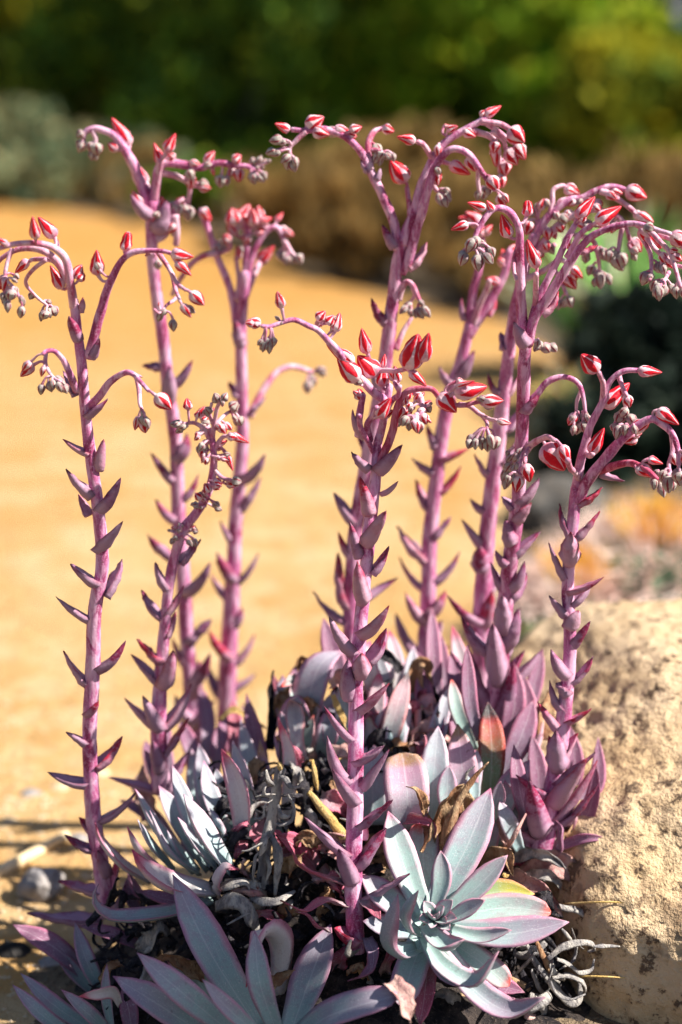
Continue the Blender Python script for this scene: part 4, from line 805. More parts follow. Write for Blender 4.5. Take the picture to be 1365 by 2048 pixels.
# ---- S8
stalk(R9, [(960, 1440, 22), (962, 1330, 21), (964, 1250, 20), (966, 1180, 19.5), (974, 1080, 18), (985, 970, 17), (997, 880, 16.5), (1006, 800, 16), (1014, 740, 15.5), (1021, 680, 14), (1030, 620, 12.5), (1044, 560, 11), (1058, 510, 10), (1070, 470, 9)], (.26, .20),
 branches=[([(1064, 490), (1085, 450), (1110, 420), (1140, 400), (1164, 396), (1189, 383), (1218, 373), (1242, 376), (1252, 380)], 8, 5, 0, 'stem'), ([(1200, 382), (1222, 390), (1250, 408), (1270, 424)], 6, 4.5), ([(1100, 430), (1105, 404), (1107, 380), (1125, 371), (1132, 374)], 5, 4), ([(1112, 440), (1118, 405), (1140, 398), (1154, 402)], 5, 4), ([(1060, 520), (1090, 480), (1130, 440), (1180, 420), (1230, 430), (1250, 450), (1260, 480)], 7, 4.5), ([(1048, 560), (1090, 540), (1120, 520), (1140, 530)], 6, 5), ([(1245, 450), (1240, 480), (1236, 510)], 5, 3.5), ([(1150, 470), (1185, 480), (1196, 510), (1200, 545)], 5, 3.5), ([(1110, 540), (1124, 565), (1134, 590)], 5, 4), ([(1060, 510), (1064, 470), (1080, 440)], 6, 5), ([(1066, 480), (1090, 500), (1110, 490)], 6, 5)],
 buds=[(1252, 378, 1293, 397, 'p', 1.15), (1273, 429, 1306, 448, 'p', 1.1), (1129, 374, 1160, 388, 'p', 1.15), (1152, 400, 1136, 412, 'p', 1.1), (1165, 408, 1190, 404, 'p', 1.2), (1214, 386, 1235, 400, 'p', 1.3), (1262, 478, 1286, 502, 'p', 1.1), (1263, 506, 1276, 520, 'g', 1.2), (1230, 512, 1240, 540, 'g', 1.2), (1214, 505, 1218, 526, 'g', 1.2), (1186, 530, 1180, 552, 'g', 1.2), (1199, 545, 1204, 578, 'g', 1.1), (1211, 548, 1226, 568, 'g', 1.2), (1192, 556, 1188, 574, 'g', 1.2), (1240, 506, 1252, 532, 'g', 1.2), (1143, 534, 1166, 558, 'r', 1.2), (1130, 548, 1150, 580, 'p', 1.2), (1136, 592, 1144, 616, 'g', 1.2), (1122, 598, 1116, 620, 'g', 1.2),
  (1080, 420, 1090, 398, 'p', 1.2), (1060, 440, 1050, 470, 'p', 1.2), (1075, 450, 1088, 470, 'g', 1.2), (1095, 455, 1100, 480, 'p', 1.2), (1070, 430, 1060, 415, 'g', 1.2), (1110, 450, 1126, 466, 'p', 1.2), (1120, 430, 1136, 446, 'g', 1.2), (1090, 480, 1098, 502, 'p', 1.2), (1060, 480, 1048, 500, 'p', 1.2), (1082, 500, 1074, 520, 'p', 1.2), (1130, 480, 1144, 500, 'r', 1.2), (1150, 440, 1170, 452, 'p', 1.2), (1172, 440, 1180, 462, 'g', 1.2), (1208, 444, 1216, 466, 'p', 1.2), (1232, 446, 1224, 468, 'p', 1.2), (1102, 408, 1112, 420, 'g', 1.2), (1190, 400, 1204, 420, 'p', 1.2), (1140, 420, 1128, 438, 'p', 1.2), (1204, 495, 1208, 514, 'g', 1.2), (1175, 500, 1170, 520, 'g', 1.2)],
 bracts=[(980, 953, 949, 908, 26), (972, 1021, 941, 997, 26), (968, 1095, 924, 1038, 30), (998, 785, 977, 745, 22), (1016, 700, 1001, 664, 24), (964, 1245, 895, 1190, 30), (963, 1137, 961, 1092, 36, .8), (1000, 925, 1032, 884, 26), (1012, 860, 1042, 815, 24, -.3), (968, 1190, 1000, 1150, 26, -.3), (962, 1300, 925, 1240, 30), (965, 1340, 1000, 1290, 32, -.2), (962, 1400, 905, 1330, 32, .2), (970, 1250, 985, 1180, 30, .5), (1012, 790, 1038, 750, 22, -.2)],
 more=.9, label='taller back stalk of the right pair, flower head spread to the right')
# ---- S9
stalk(R9, [(985, 1500, 23), (990, 1420, 22.5), (998, 1340, 22), (1006, 1260, 20), (1014, 1180, 18), (1022, 1110, 17), (1032, 1040, 16), (1038, 980, 15), (1042, 900, 13.5), (1046, 820, 13), (1048, 760, 13), (1050, 710, 13.5), (1052, 685, 12)], (.16, .08),
 branches=[([(1049, 695), (1045, 650), (1043, 610), (1041, 560), (1040, 510), (1040, 470), (1034, 445), (1019, 424), (1000, 416), (985, 420), (972, 434), (958, 456), (950, 478), (950, 500)], 10, 4.5, -.03, 'stem'),
  ([(1056, 690), (1062, 660), (1072, 630), (1100, 590), (1129, 543), (1157, 501), (1180, 476), (1200, 464), (1228, 453), (1264, 447), (1289, 451), (1315, 460), (1342, 468)], 9.5, 4.5, -.04, 'stem'),
  ([(1060, 670), (1074, 605), (1093, 565), (1115, 522), (1133, 482), (1150, 450)], 8, 6, 0, 'stem'), ([(1135, 515), (1148, 492), (1164, 465), (1185, 450)], 6.5, 5, -.01, 'stem'),
  ([(1275, 449), (1300, 462), (1317, 480), (1340, 505), (1352, 540), (1362, 575)], 5.5, 4, -.05), ([(1282, 452), (1296, 480), (1318, 505), (1342, 525), (1368, 535)], 5, 3.5, -.04), ([(1280, 470), (1300, 505), (1303, 540), (1300, 560)], 4.5, 3.5, -.04), ([(1318, 470), (1345, 480), (1372, 500)], 4.5, 3.5, -.04), ([(1338, 545), (1330, 560), (1318, 575)], 4, 3, -.05), ([(1040, 480), (1030, 510), (1028, 540), (1034, 560)], 4, 4, -.02), ([(1072, 610), (1072, 580), (1073, 548)], 6, 5, -.03), ([(1060, 680), (1074, 682), (1086, 690)], 4, 3, .03),
  ([(1048, 815), (1066, 797), (1077, 786), (1094, 765), (1121, 754), (1145, 758), (1160, 772), (1168, 800), (1171, 825)], 7, 3.5, -.01, 'stem'), ([(1164, 780), (1155, 800), (1153, 822)], 4, 3),
  ([(1048, 905), (1060, 892), (1075, 882), (1094, 874), (1108, 880)], 7.5, 5, -.06, 'stem_pale'), ([(1060, 892), (1046, 912), (1042, 935), (1040, 952)], 5.5, 4, -.06), ([(1064, 888), (1054, 905), (1050, 925)], 5, 4, -.06)],
 buds=[(1055, 433, 1056, 403, 'o', 1.2), (1019, 475, 1002, 428, 'r', 1.0), (1074, 537, 1058, 478, 'r', .85), (972, 417, 935, 405, 'r', 1.0), (988, 422, 972, 402, 'r', 1.1), (937, 447, 902, 461, 'r', 1.0), (948, 476, 936, 508, 'g', 1.2), (932, 504, 919, 531, 'g', 1.05), (956, 508, 957, 543, 'g', 1.0), (969, 504, 984, 530, 'g', 1.0), (972, 492, 987, 512, 'g', .9), (962, 488, 976, 492, 'g'),
  (1154, 438, 1190, 393, 'r', .95), (1192, 446, 1243, 412, 'r', .95), (1280, 455, 1322, 498, 'r', 1.05), (1342, 468, 1378, 490, 'p', 1.1), (1328, 514, 1347, 535, 'p', 1.2), (1322, 528, 1331, 549, 'g', 1.2), (1351, 572, 1351, 599, 'g', 1.1), (1331, 570, 1320, 598, 'g', 1.1), (1314, 560, 1302, 582, 'g', 1.1), (1296, 542, 1288, 572, 'g', 1.1), (1303, 548, 1296, 564, 'g'), (1322, 560, 1310, 568, 'g'), (1318, 578, 1306, 592, 'g'), (1366, 575, 1372, 600, 'g'), (1345, 510, 1366, 520, 'p', 1.1), (1082, 682, 1078, 700, 'g', 1.1), (1086, 688, 1098, 706, 'g', 1.1), (1078, 686, 1070, 704, 'g'),
  (1153, 826, 1139, 852, 'p', 1.1), (1148, 850, 1148, 872, 'g', 1.2), (1166, 842, 1169, 866, 'g', 1.2), (1172, 828, 1180, 850, 'g', 1.1), (1158, 834, 1152, 848, 'g'),
  (1090, 888, 1128, 942, 'r', 1.2), (1122, 890, 1142, 932, 'r', 1.0), (1038, 950, 1033, 985, 'p', 1.25), (1052, 928, 1059, 964, 'r', 1.1), (1022, 925, 1008, 945, 'g', 1.2), (1016, 940, 1002, 962, 'g', 1.2), (1026, 945, 1018, 970, 'g', 1.2), (1014, 955, 1012, 980, 'g', 1.2), (1032, 930, 1026, 952, 'g', 1.2), (1040, 905, 1028, 925, 'g', 1.2), (1046, 915, 1036, 938, 'g', 1.2), (1024, 910, 1012, 925, 'g')],
 bracts=[(1050, 688, 1028, 643, 34, .8), (1082, 625, 1118, 582, 24, 0), (1160, 502, 1196, 490, 20), (1046, 545, 1056, 500, 20), (1044, 822, 1080, 786, 30, .3), (1034, 1004, 1079, 956, 32, .2), (1028, 1017, 1004, 993, 24), (1032, 1041, 1063, 1005, 26, .6), (1024, 1113, 1081, 1063, 30, 0), (1022, 1085, 1012, 1038, 32, .6), (1016, 1130, 992, 1100, 28, .4), (1018, 1178, 1050, 1122, 34, .3), (1012, 1200, 1054, 1145, 34, -.2), (1012, 1184, 982, 1124, 26), (1008, 1260, 1006, 1190, 36, .7), (1006, 1290, 1036, 1218, 36, .4), (1002, 1311, 1040, 1215, 36, -.1), (996, 1363, 986, 1246, 40, .7), (998, 1310, 923, 1233, 34, .1), (990, 1430, 936, 1290, 34, .2), (992, 1437, 1028, 1322, 40, .4), (994, 1385, 1086, 1298, 36, -.1), (990, 1459, 1051, 1345, 40, .1), (985, 1466, 904, 1357, 34, .2), (986, 1400, 900, 1302, 32, -.1), (1000, 1380, 1050, 1300, 34, -.3)],
 label='nearer stalk of the right pair with striped red flowers at its top')
# ---- S10
stalk(R6, [(1076, 1730, 26), (1088, 1670, 24), (1103, 1600, 21), (1114, 1530, 18.5), (1124, 1470, 16.5), (1132, 1400, 15), (1139, 1330, 14), (1140, 1250, 13), (1136, 1180, 12.5), (1141, 1100, 12.5), (1148, 1030, 12.5), (1153, 975, 12)], (.05, .06),
 branches=[([(1152, 985), (1160, 930), (1172, 884), (1182, 850), (1198, 820), (1208, 800), (1217, 769), (1234, 750), (1254, 741), (1277, 741)], 9, 5, -.01, 'stem'), ([(1202, 815), (1207, 790), (1206, 765), (1198, 745)], 6, 5, -.02), ([(1153, 1004), (1168, 975), (1186, 948), (1224, 901), (1245, 878), (1268, 857), (1302, 838), (1325, 848), (1345, 868), (1356, 900), (1358, 930)], 11, 5, -.03, 'stem'),
  ([(1196, 942), (1216, 936), (1234, 930), (1260, 926), (1280, 932), (1300, 945), (1314, 958)], 8, 5, -.05, 'stem_red'), ([(1160, 960), (1150, 945), (1140, 935), (1136, 920)], 6, 6, -.04, 'stem_pale'), ([(1170, 900), (1180, 912), (1186, 908)], 6, 5, -.02), ([(1238, 752), (1246, 775), (1254, 792)], 5, 4), ([(1246, 778), (1250, 805), (1256, 830)], 4.5, 3.5), ([(1344, 870), (1346, 900), (1338, 930), (1342, 950)], 5, 4, -.02), ([(1310, 950), (1322, 962), (1330, 970)], 4, 3), ([(1240, 880), (1262, 870), (1276, 872)], 6, 5, .02)],
 buds=[(1195, 742, 1164, 709, 'r', 1.15), (1276, 741, 1324, 747, 'r', .95), (1206, 814, 1260, 766, 'r', 1.05), (1182, 907, 1208, 855, 'r', 1.0), (1253, 790, 1258, 815, 'p', 1.3), (1314, 820, 1358, 850, 'r', 1.2), (1262, 862, 1300, 840, 'p', .9), (1296, 918, 1327, 927, 'r', 1.15), (1275, 876, 1250, 888, 'p', 1.1), (1272, 936, 1306, 954, 'r', .9), (1244, 822, 1236, 850, 'g', 1.2), (1259, 828, 1268, 852, 'g', 1.2), (1238, 850, 1235, 880, 'g', 1.1), (1250, 848, 1251, 873, 'g', 1.1), (1246, 830, 1244, 846, 'g', 1.2), (1268, 850, 1272, 870, 'g', 1.1), (1312, 950, 1314, 976, 'g', 1.2), (1322, 966, 1326, 996, 'g', 1.1), (1336, 950, 1336, 985, 'g', 1.1), (1357, 936, 1358, 972, 'g', 1.1), (1346, 908, 1353, 930, 'p', 1.2), (1330, 940, 1324, 960, 'g', 1.2), (1318, 940, 1308, 952, 'g', 1.1), (1345, 958, 1348, 982, 'g', 1.1), (1370, 905, 1375, 935, 'p', 1.1)],
 bracts=[(1140, 1070, 1120, 1007, 24), (1146, 1079, 1200, 1022, 26, .1), (1140, 1123, 1142, 1063, 34, .8, 'bract_red'), (1132, 1157, 1098, 1085, 26, .1), (1135, 1181, 1208, 1154, 26, .5), (1142, 1208, 1183, 1168, 26, 0), (1134, 1230, 1099, 1191, 30, .2), (1140, 1252, 1157, 1220, 36, .8), (1144, 1293, 1181, 1242, 28, .3), (1157, 1008, 1205, 974, 22, .2), (1202, 946, 1250, 962, 18, .3), (1134, 1350, 1102, 1298, 26), (1142, 1363, 1187, 1313, 26, .1), (1138, 1387, 1112, 1366, 32, .5), (1128, 1422, 1100, 1360, 28, 0), (1128, 1444, 1184, 1416, 24, .4), (1120, 1462, 1075, 1403, 26, .2), (1116, 1533, 1112, 1460, 40, .8), (1122, 1522, 1156, 1466, 28, -.1), (1112, 1530, 1098, 1470, 26, -.3), (1110, 1565, 1191, 1505, 32, .5), (1104, 1605, 1174, 1516, 38, .6), (1104, 1590, 1032, 1549, 28, .5), (1080, 1662, 1060, 1561, 46, .9), (1098, 1650, 1195, 1520, 32, .1), (1100, 1655, 1197, 1568, 28, .3), (1078, 1680, 982, 1605, 30, .2), (1070, 1700, 1030, 1600, 34, -.1)],
 label='rightmost flower stalk beside the boulder')

# ---------------------------------------------------------------- leaves of the front rosette
AX1 = Vector((-.05, -.62, .78)).normalized()
C1 = at(867, 1837, -.05)
def pl1(x, y, h):      # point on the rosette's own leaf plane, raised h metres along its axis
    d = (at(x, y, 0)-CAM).normalized(); o = C1+AX1*h
    t = (o-CAM).dot(AX1)/d.dot(AX1)
    return CAM+d*t
def L1(base, mid, tip, w, mat='leaf_teal', h=(.0, .01, .02), **kw):
    w = w*1.1
    P = [pl1(*base, h[0]), pl1(*mid, h[1]), pl1(*tip, h[2])]
    kw.setdefault('nh', AX1)
    return leafpart('leaf', R1, P, w, mat, **kw)
L1((862, 1830), (935, 1690), (982, 1576), 78, 'leaf', (.0, .014, .022))
L1((850, 1830), (805, 1720), (777, 1622), 62, 'leaf_teal', (.0, .012, .02))
L1((862, 1825), (848, 1740), (846, 1642), 66, 'leaf_redtip', (-.012, -.006, .002), prof=BLUNT)
L1((870, 1815), (884, 1760), (882, 1701), 42, 'leaf_teal', (.012, .025, .035))
L1((885, 1832), (953, 1775), (1016, 1710), 50, 'leaf_teal', (.006, .02, .034))
L1((890, 1842), (930, 1822), (971, 1800), 38, 'leaf_teal', (.012, .024, .036))
L1((885, 1858), (1010, 1868), (1139, 1844), 66, 'leaf', (.0, .006, .014))
L1((890, 1856), (960, 1874), (1024, 1860), 36, 'leaf_teal', (.008, .016, .03), chan=.4)
L1((850, 1850), (890, 1890), (930, 1878), 46, 'leaf_teal', (.010, .03, .045), chan=.5)
L1((848, 1866), (905, 1950), (960, 1965), 54, 'leaf_teal', (.0, .01, .02), chan=.3)
leafpart('leaf', R1, [pl1(843, 1865, .002), pl1(885, 1930, .014), pl1(950, 1962, .024), pl1(998, 1902, .05)], 50, 'leaf_teal', nh=AX1, chan=.35)
leafpart('leaf', R1, [pl1(880, 1885, -.005), pl1(945, 1975, .0), pl1(1020, 2022, .008), pl1(1091, 1994, .03)], 62, 'leaf', nh=AX1, chan=.4)
leafpart('leaf', R1, [pl1(836, 1898, .0), pl1(800, 1905, .016), pl1(775, 1870, .035), pl1(797, 1788, .07)], 60, 'leaf', nh=AX1, chan=.5)
leafpart('leaf', R1, [pl1(842, 1868, .006), pl1(820, 1855, .022), pl1(812, 1822, .04), pl1(838, 1780, .06)], 40, 'leaf_teal', nh=AX1, chan=.5)
L1((852, 1870), (825, 1935), (800, 2010), 66, 'leaf_teal', (-.008, -.006, -.004), prof=BLUNT)
L1((860, 1880), (852, 1970), (840, 2052), 44, 'leaf_red', (-.014, -.012, -.012), wav=.2)
L1((845, 1850), (780, 1800), (722, 1748), 58, 'leaf_teal', (-.006, .0, .004))
L1((845, 1865), (785, 1855), (726, 1842), 50, 'leaf_blue', (-.008, -.006, -.002))
L1((885, 1835), (1010, 1815), (1102, 1826), 58, 'leaf_redtip', (-.008, -.004, .0), prof=BLUNT)
L1((885, 1830), (985, 1785), (1070, 1788), 52, 'leaf_green', (-.014, -.008, -.002))
L1((900, 1880), (970, 1930), (1018, 1972), 54, 'leaf_redtip', (-.012, -.008, -.004), prof=BLUNT)
L1((905, 1885), (985, 1960), (1050, 1985), 50, 'leaf_mauve', (-.02, -.016, -.012))
for (x, y), w_, h, b_ in [((906, 1800), 34, .030, (872, 1840)), ((848, 1802), 30, .028, (868, 1840)), ((914, 1836), 30, .030, (874, 1842)), ((838, 1838), 28, .026, (868, 1842)), ((900, 1860), 30, .026, (872, 1842)),
    ((888, 1812), 26, .034, (871, 1838)), ((856, 1822), 22, .034, (870, 1840)), ((894, 1846), 22, .032, (872, 1840)), ((862, 1856), 22, .030, (870, 1842)), ((878, 1824), 14, .038, (871, 1840)), ((866, 1834), 11, .036, (871, 1841))]:
    L1(b_, ((b_[0]+x)/2, (b_[1]+y)/2-1), (x, y), w_, 'leaf_teal', (.012, .012+h*.35, h), chan=.4)
# shrivelled ends of its outer leaves
def dry(parent, pts, w_, mat, **kw):
    kw.setdefault('nh', (.1, -.6, .7)); kw.setdefault('wav', .5); kw.setdefault('twist', rng.uniform(-1.2, 1.2)); kw.setdefault('prof', SLIM); kw.setdefault('thick', .16); kw.setdefault('chan', .6); kw.setdefault('n', 22)
    return leafpart('dry_leaf', parent, pts, w_, mat, **kw)
dry(R1, [(1000, 1770, .03), (1050, 1768, .0), (1100, 1798, -.01), (1126, 1832, -.01)], 46, 'dry_pink', twist=.9)
strip('dry_leaf', R1, [(1115, 1812, -.01), (1140, 1818, -.01), (1172, 1828, -.01), (1206, 1832, -.01)], 8, 'dry_grey', rough=.9)
dry(R1, [(822, 1640, .03), (850, 1638, .02), (866, 1662, .0), (842, 1704, -.01)], 34, 'dry_brown', twist=.6)
dry(R1, [(790, 1650, .03), (830, 1640, .01), (865, 1650, 0), (868, 1680, 0)], 26, 'leaf_red', twist=.4)
dry(R1, [(960, 1735, .02), (985, 1712, .01), (1015, 1712, .0), (1026, 1752, -.01)], 36, 'dry_brown')
strip('dry_leaf', R1, [(1006, 1748, 0), (1012, 1752, 0), (1018, 1750, 0)], 5, 'dry_gold', rough=.8)
dry(R6, [(1020, 1722, .04), (1060, 1708, .03), (1100, 1714, .02), (1133, 1738, .02)], 28, 'dry_grey', twist=.5)
dry(R6, [(1048, 1760, .04), (1100, 1730, .03), (1140, 1742, .03), (1172, 1778, .03)], 62, 'dry_pink', twist=.3, wav=.25)
dry(R6, [(1100, 1700, .08), (1160, 1690, .08), (1190, 1675, .08), (1172, 1650, .08)], 50, 'dry_pink', twist=.3, wav=.2)
dry(R6, [(1130, 1775, .03), (1150, 1790, .02), (1172, 1796, .02), (1192, 1800, .02)], 24, 'dry_brown')
strip('dry_leaf', R6, [(1160, 1780, .03), (1172, 1772, .02), (1190, 1755, .02)], 4, 'dry_grey')
dry(R6, [(1046, 1760, .03), (1085, 1748, .02), (1115, 1760, .02), (1122, 1780, .02)], 26, 'dry_grey')
leafpart('leaf', R6, [(1098, 1710, .05), (1130, 1690, .04), (1175, 1676, .03), (1221, 1678, .03)], 24, 'leaf_mauve', nh=(0, -.5, .8), twist=.7, wav=.2, prof=SLIM)
dry(R6, [(1090, 1720, .04), (1120, 1700, .03), (1124, 1660, .03), (1112, 1640, .04)], 26, 'leaf_mauve', twist=.3)
strip('dry_leaf', R6, [(1010, 1705, .03), (1030, 1670, .01), (1052, 1628, .02)], 9, 'dry_pink', flat=.6)
strip('dry_leaf', R6, [(1196, 1672, .05), (1200, 1700, .05), (1204, 1722, .05)], 8, 'dry_brown', rough=.8)
for pts, r_, mt in [([(1096, 1919), (1124, 1896), (1155, 1886), (1183, 1887), (1190, 1898), (1176, 1903)], 9, 'dry_grey'), ([(1188, 1893), (1212, 1892), (1240, 1893)], 5, 'dry_grey'), ([(1077, 1933), (1101, 1963), (1124, 1992), (1148, 2008), (1161, 1996), (1159, 1963)], 10, 'dry_grey'),
  ([(1105, 1956), (1136, 1951), (1162, 1961), (1172, 1978), (1167, 1992)], 7, 'dry_grey'), ([(1115, 1919), (1138, 1928), (1159, 1945), (1183, 1940), (1189, 1919)], 6, 'dry_grey'), ([(1073, 1884), (1091, 1921), (1105, 1952), (1105, 1970)], 8, 'dry_brown'),
  ([(1124, 1858), (1138, 1874), (1146, 1886)], 5, 'dry_grey'), ([(1072, 1905), (1050, 1930), (1026, 1954)], 10, 'dry_grey'), ([(1063, 1940), (1077, 1973), (1098, 1998)], 6, 'dry_grey'), ([(1019, 1954), (1054, 1975), (1077, 1996)], 7, 'dry_brown'),
  ([(1055, 1890), (1075, 1930), (1095, 1950), (1120, 1965)], 7, 'dry_grey'), ([(1100, 1930), (1112, 1950), (1130, 1960)], 8, 'dry_grey'), ([(1060, 1990), (1085, 2010), (1090, 2040)], 16, 'dry_grey'), ([(1000, 2010), (1020, 2035), (1060, 2046)], 8, 'dry_brown'),
  ([(920, 1990), (950, 2010), (990, 2020)], 8, 'dry_brown'), ([(900, 2020), (915, 2035), (930, 2052)], 14, 'dry_grey'), ([(870, 2000), (890, 2030), (900, 2050)], 7, 'dry_black'), ([(1050, 2030), (1072, 2040), (1066, 2056)], 12, 'dry_pink'), ([(960, 2030), (985, 2045), (1010, 2060)], 10, 'dry_brown')]:
    strip('dry_leaf', R1, [(x, y, -.055+.02*k/len(pts)) for k, (x, y) in enumerate(pts)], r_, mt, flat=.4, rough=.6)

# ---- R2 leaves
def LS(root, lst, nh, ws=1.0):
    for e in lst:
        pts, w_, mat = e[:3]; w_ *= ws; kw = dict(e[3]) if len(e) > 3 else {}
        kw.setdefault('nh', nh); leafpart('leaf', root, pts, w_, mat, **kw)
LS(R2, [
 ([(400, 1745, .05), (322, 1662, .03), (271, 1577, .04)], 42, 'leaf_blue'), ([(420, 1740, .06), (362, 1645, .06), (318, 1571, .08)], 46, 'leaf_blue'),
 ([(462, 1740, .0), (415, 1670, -.01), (368, 1588, .0)], 56, 'leaf_blue'), ([(440, 1740, .02), (395, 1690, .01), (356, 1634, .01)], 30, 'leaf_blue'),
 ([(385, 1745, .04), (350, 1700, .02), (335, 1660, .02)], 24, 'leaf_blue'),
 ([(440, 1720, .08), (414, 1580, .09), (398, 1485, .12)], 44, 'leaf_blue'), ([(430, 1720, .10), (398, 1600, .12), (384, 1497, .15)], 40, 'leaf_blue'),
 ([(465, 1720, .06), (448, 1620, .07), (431, 1534, .1)], 42, 'leaf_blue'), ([(487, 1700, .03), (478, 1585, .03), (443, 1497, .05)], 44, 'leaf_pale'),
 ([(455, 1700, .04), (440, 1655, .03), (420, 1616, .04)], 26, 'leaf_blue'),
 ([(500, 1680, .10), (505, 1560, .12), (482, 1437, .15)], 40, 'leaf_blue'), ([(522, 1680, .12), (520, 1540, .14), (493, 1386, .18)], 42, 'leaf_mauve'),
 ([(330, 1740, .02), (282, 1700, .0), (255, 1653, .0)], 36, 'leaf_pale'), ([(350, 1740, .03), (305, 1690, .02), (275, 1638, .02)], 24, 'leaf_blue'),
 ([(430, 1782, .0), (345, 1768, -.03), (290, 1735, -.04), (265, 1698, -.04)], 62, 'leaf_pale', {'nh': (-.2, -.55, .8), 'chan': .35}),
 ([(300, 1760, .05), (245, 1725, .03), (205, 1680, .03), (191, 1645, .03)], 38, 'leaf_pale', {'nh': (.3, -.2, .9)}),
 ([(430, 1800, .02), (330, 1825, -.02), (225, 1832, -.03), (188, 1800, -.03), (198, 1768, -.03)], 40, 'leaf', {'nh': (0, -.35, .95), 'chan': .3}),
 ([(330, 1800, .06), (280, 1790, .05), (255, 1740, .06)], 34, 'leaf_mauve'), ([(300, 1840, .05), (262, 1800, .05), (258, 1750, .07)], 30, 'leaf_mauve'), ([(560, 1700, .08), (556, 1640, .09), (545, 1600, .1)], 44, 'leaf_blue'),
 ([(575, 1640, .07), (582, 1520, .07), (556, 1434, .08)], 36, 'leaf_pale', {'prof': SLIM}),
 ([(390, 1720, .12), (350, 1600, .14), (318, 1540, .17)], 40, 'leaf_mauve'), ([(360, 1700, .14), (300, 1630, .15), (240, 1600, .17)], 34, 'leaf_mauve'),
 ([(410, 1800, .03), (340, 1800, .02), (280, 1780, .03)], 36, 'leaf_mauve'),
 ([(430, 1740, .04), (375, 1620, .04), (345, 1530, .06)], 38, 'leaf_blue'), ([(470, 1710, .05), (425, 1600, .05), (408, 1520, .08)], 36, 'leaf_blue'), ([(500, 1690, .06), (495, 1590, .06), (465, 1480, .09)], 38, 'leaf_blue'), ([(400, 1745, .03), (340, 1700, .01), (300, 1620, .02)], 34, 'leaf_blue'), ([(515, 1690, .07), (535, 1600, .08), (520, 1480, .11)], 36, 'leaf_browntop')], (-.15, -.35, .9), 1.12)
dry(R2, [(438, 1790, .0), (432, 1755, -.02), (450, 1730, -.02), (478, 1740, -.02)], 44, 'leaf_pale', wav=.3, twist=.3)
dry(R2, [(540, 1650, .05), (505, 1680, .03), (480, 1700, .02), (472, 1720, .02)], 44, 'leaf_red', wav=.3)
# ---- R3
LS(R3, [
 ([(520, 2060, -.08), (425, 1910, -.07), (346, 1749, -.03)], 82, 'leaf', {'nh': (.35, -.55, .6)}), ([(470, 2070, -.11), (365, 1985, -.13), (274, 1905, -.12)], 56, 'leaf', {'nh': (.1, -.7, .7)}),
 ([(440, 2090, -.10), (320, 2010, -.12), (226, 1952, -.11)], 66, 'leaf', {'nh': (.1, -.6, .8)}), ([(520, 2070, -.13), (455, 2015, -.15), (405, 1958, -.15)], 38, 'leaf', {'nh': (.1, -.7, .7)}),
 ([(556, 2070, -.12), (520, 1965, -.12), (510, 1861, -.10)], 48, 'leaf', {'nh': (0, -.9, .4)}), ([(580, 2070, -.09), (617, 1965, -.06), (662, 1848, -.03)], 72, 'leaf', {'nh': (-.3, -.8, .5)}),
 ([(590, 2080, -.12), (650, 2035, -.14), (720, 2010, -.15), (798, 1990, -.15)], 66, 'leaf', {'nh': (-.1, -.5, .8), 'prof': BLUNT}), ([(560, 1990, -.04), (562, 1880, -.05), (520, 1862, -.08), (492, 1975, -.10)], 56, 'leaf_pale', {'nh': (0, .2, 1)}),
 ([(440, 2040, -.06), (395, 1960, -.05), (330, 1912, -.05)], 46, 'leaf_redtip', {}), ([(600, 2060, -.05), (625, 1990, -.03), (640, 1950, -.02)], 40, 'leaf_blue'), ([(540, 2070, -.05), (540, 1990, -.04), (560, 1920, -.03)], 50, 'leaf')], (0, -.7, .7), 1.15)
dry(R3, [(410, 1955, -.05), (370, 1930, -.06), (335, 1912, -.06), (312, 1920, -.06)], 34, 'dry_brown')
dry(R3, [(525, 1975, -.09), (555, 1965, -.1), (590, 1940, -.1)], 36, 'dry_brown')
dry(R3, [(780, 1965, -.14), (800, 1985, -.15), (810, 2020, -.16), (822, 2046, -.16)], 50, 'dry_pink', wav=.4)
leafpart('leaf', R3, [(240, 2010, -.09), (225, 1985, -.1), (195, 1988, -.11), (158, 1993, -.11)], 30, 'leaf_pale', nh=(0, -.6, .8))
# ---- R4
LS(R4, [
 ([(205, 2070, -.03), (115, 2015, -.04), (41, 1946, -.03)], 42, 'leaf'), ([(160, 2080, -.05), (85, 2030, -.06), (25, 1969, -.05)], 38, 'leaf'), ([(230, 2075, -.05), (180, 2030, -.07), (123, 1979, -.07)], 42, 'leaf'),
 ([(225, 2070, -.05), (212, 1990, -.05), (214, 1927, -.04)], 24, 'leaf'), ([(185, 1960, .03), (110, 1895, .02), (26, 1849, .03)], 52, 'leaf_mauve'), ([(215, 2000, .0), (175, 1925, .0), (150, 1845, .02)], 40, 'leaf'), ([(200, 1995, .02), (150, 1945, .02), (108, 1896, .02)], 36, 'leaf'),
 ([(265, 2080, -.04), (258, 2020, -.04), (244, 1975, -.03)], 40, 'leaf_mauve'), ([(300, 1900, .03), (230, 1870, .02), (160, 1850, .03)], 34, 'leaf_mauve'), ([(320, 1880, .04), (280, 1850, .03), (230, 1830, .04)], 30, 'leaf_mauve')], (.1, -.6, .8))
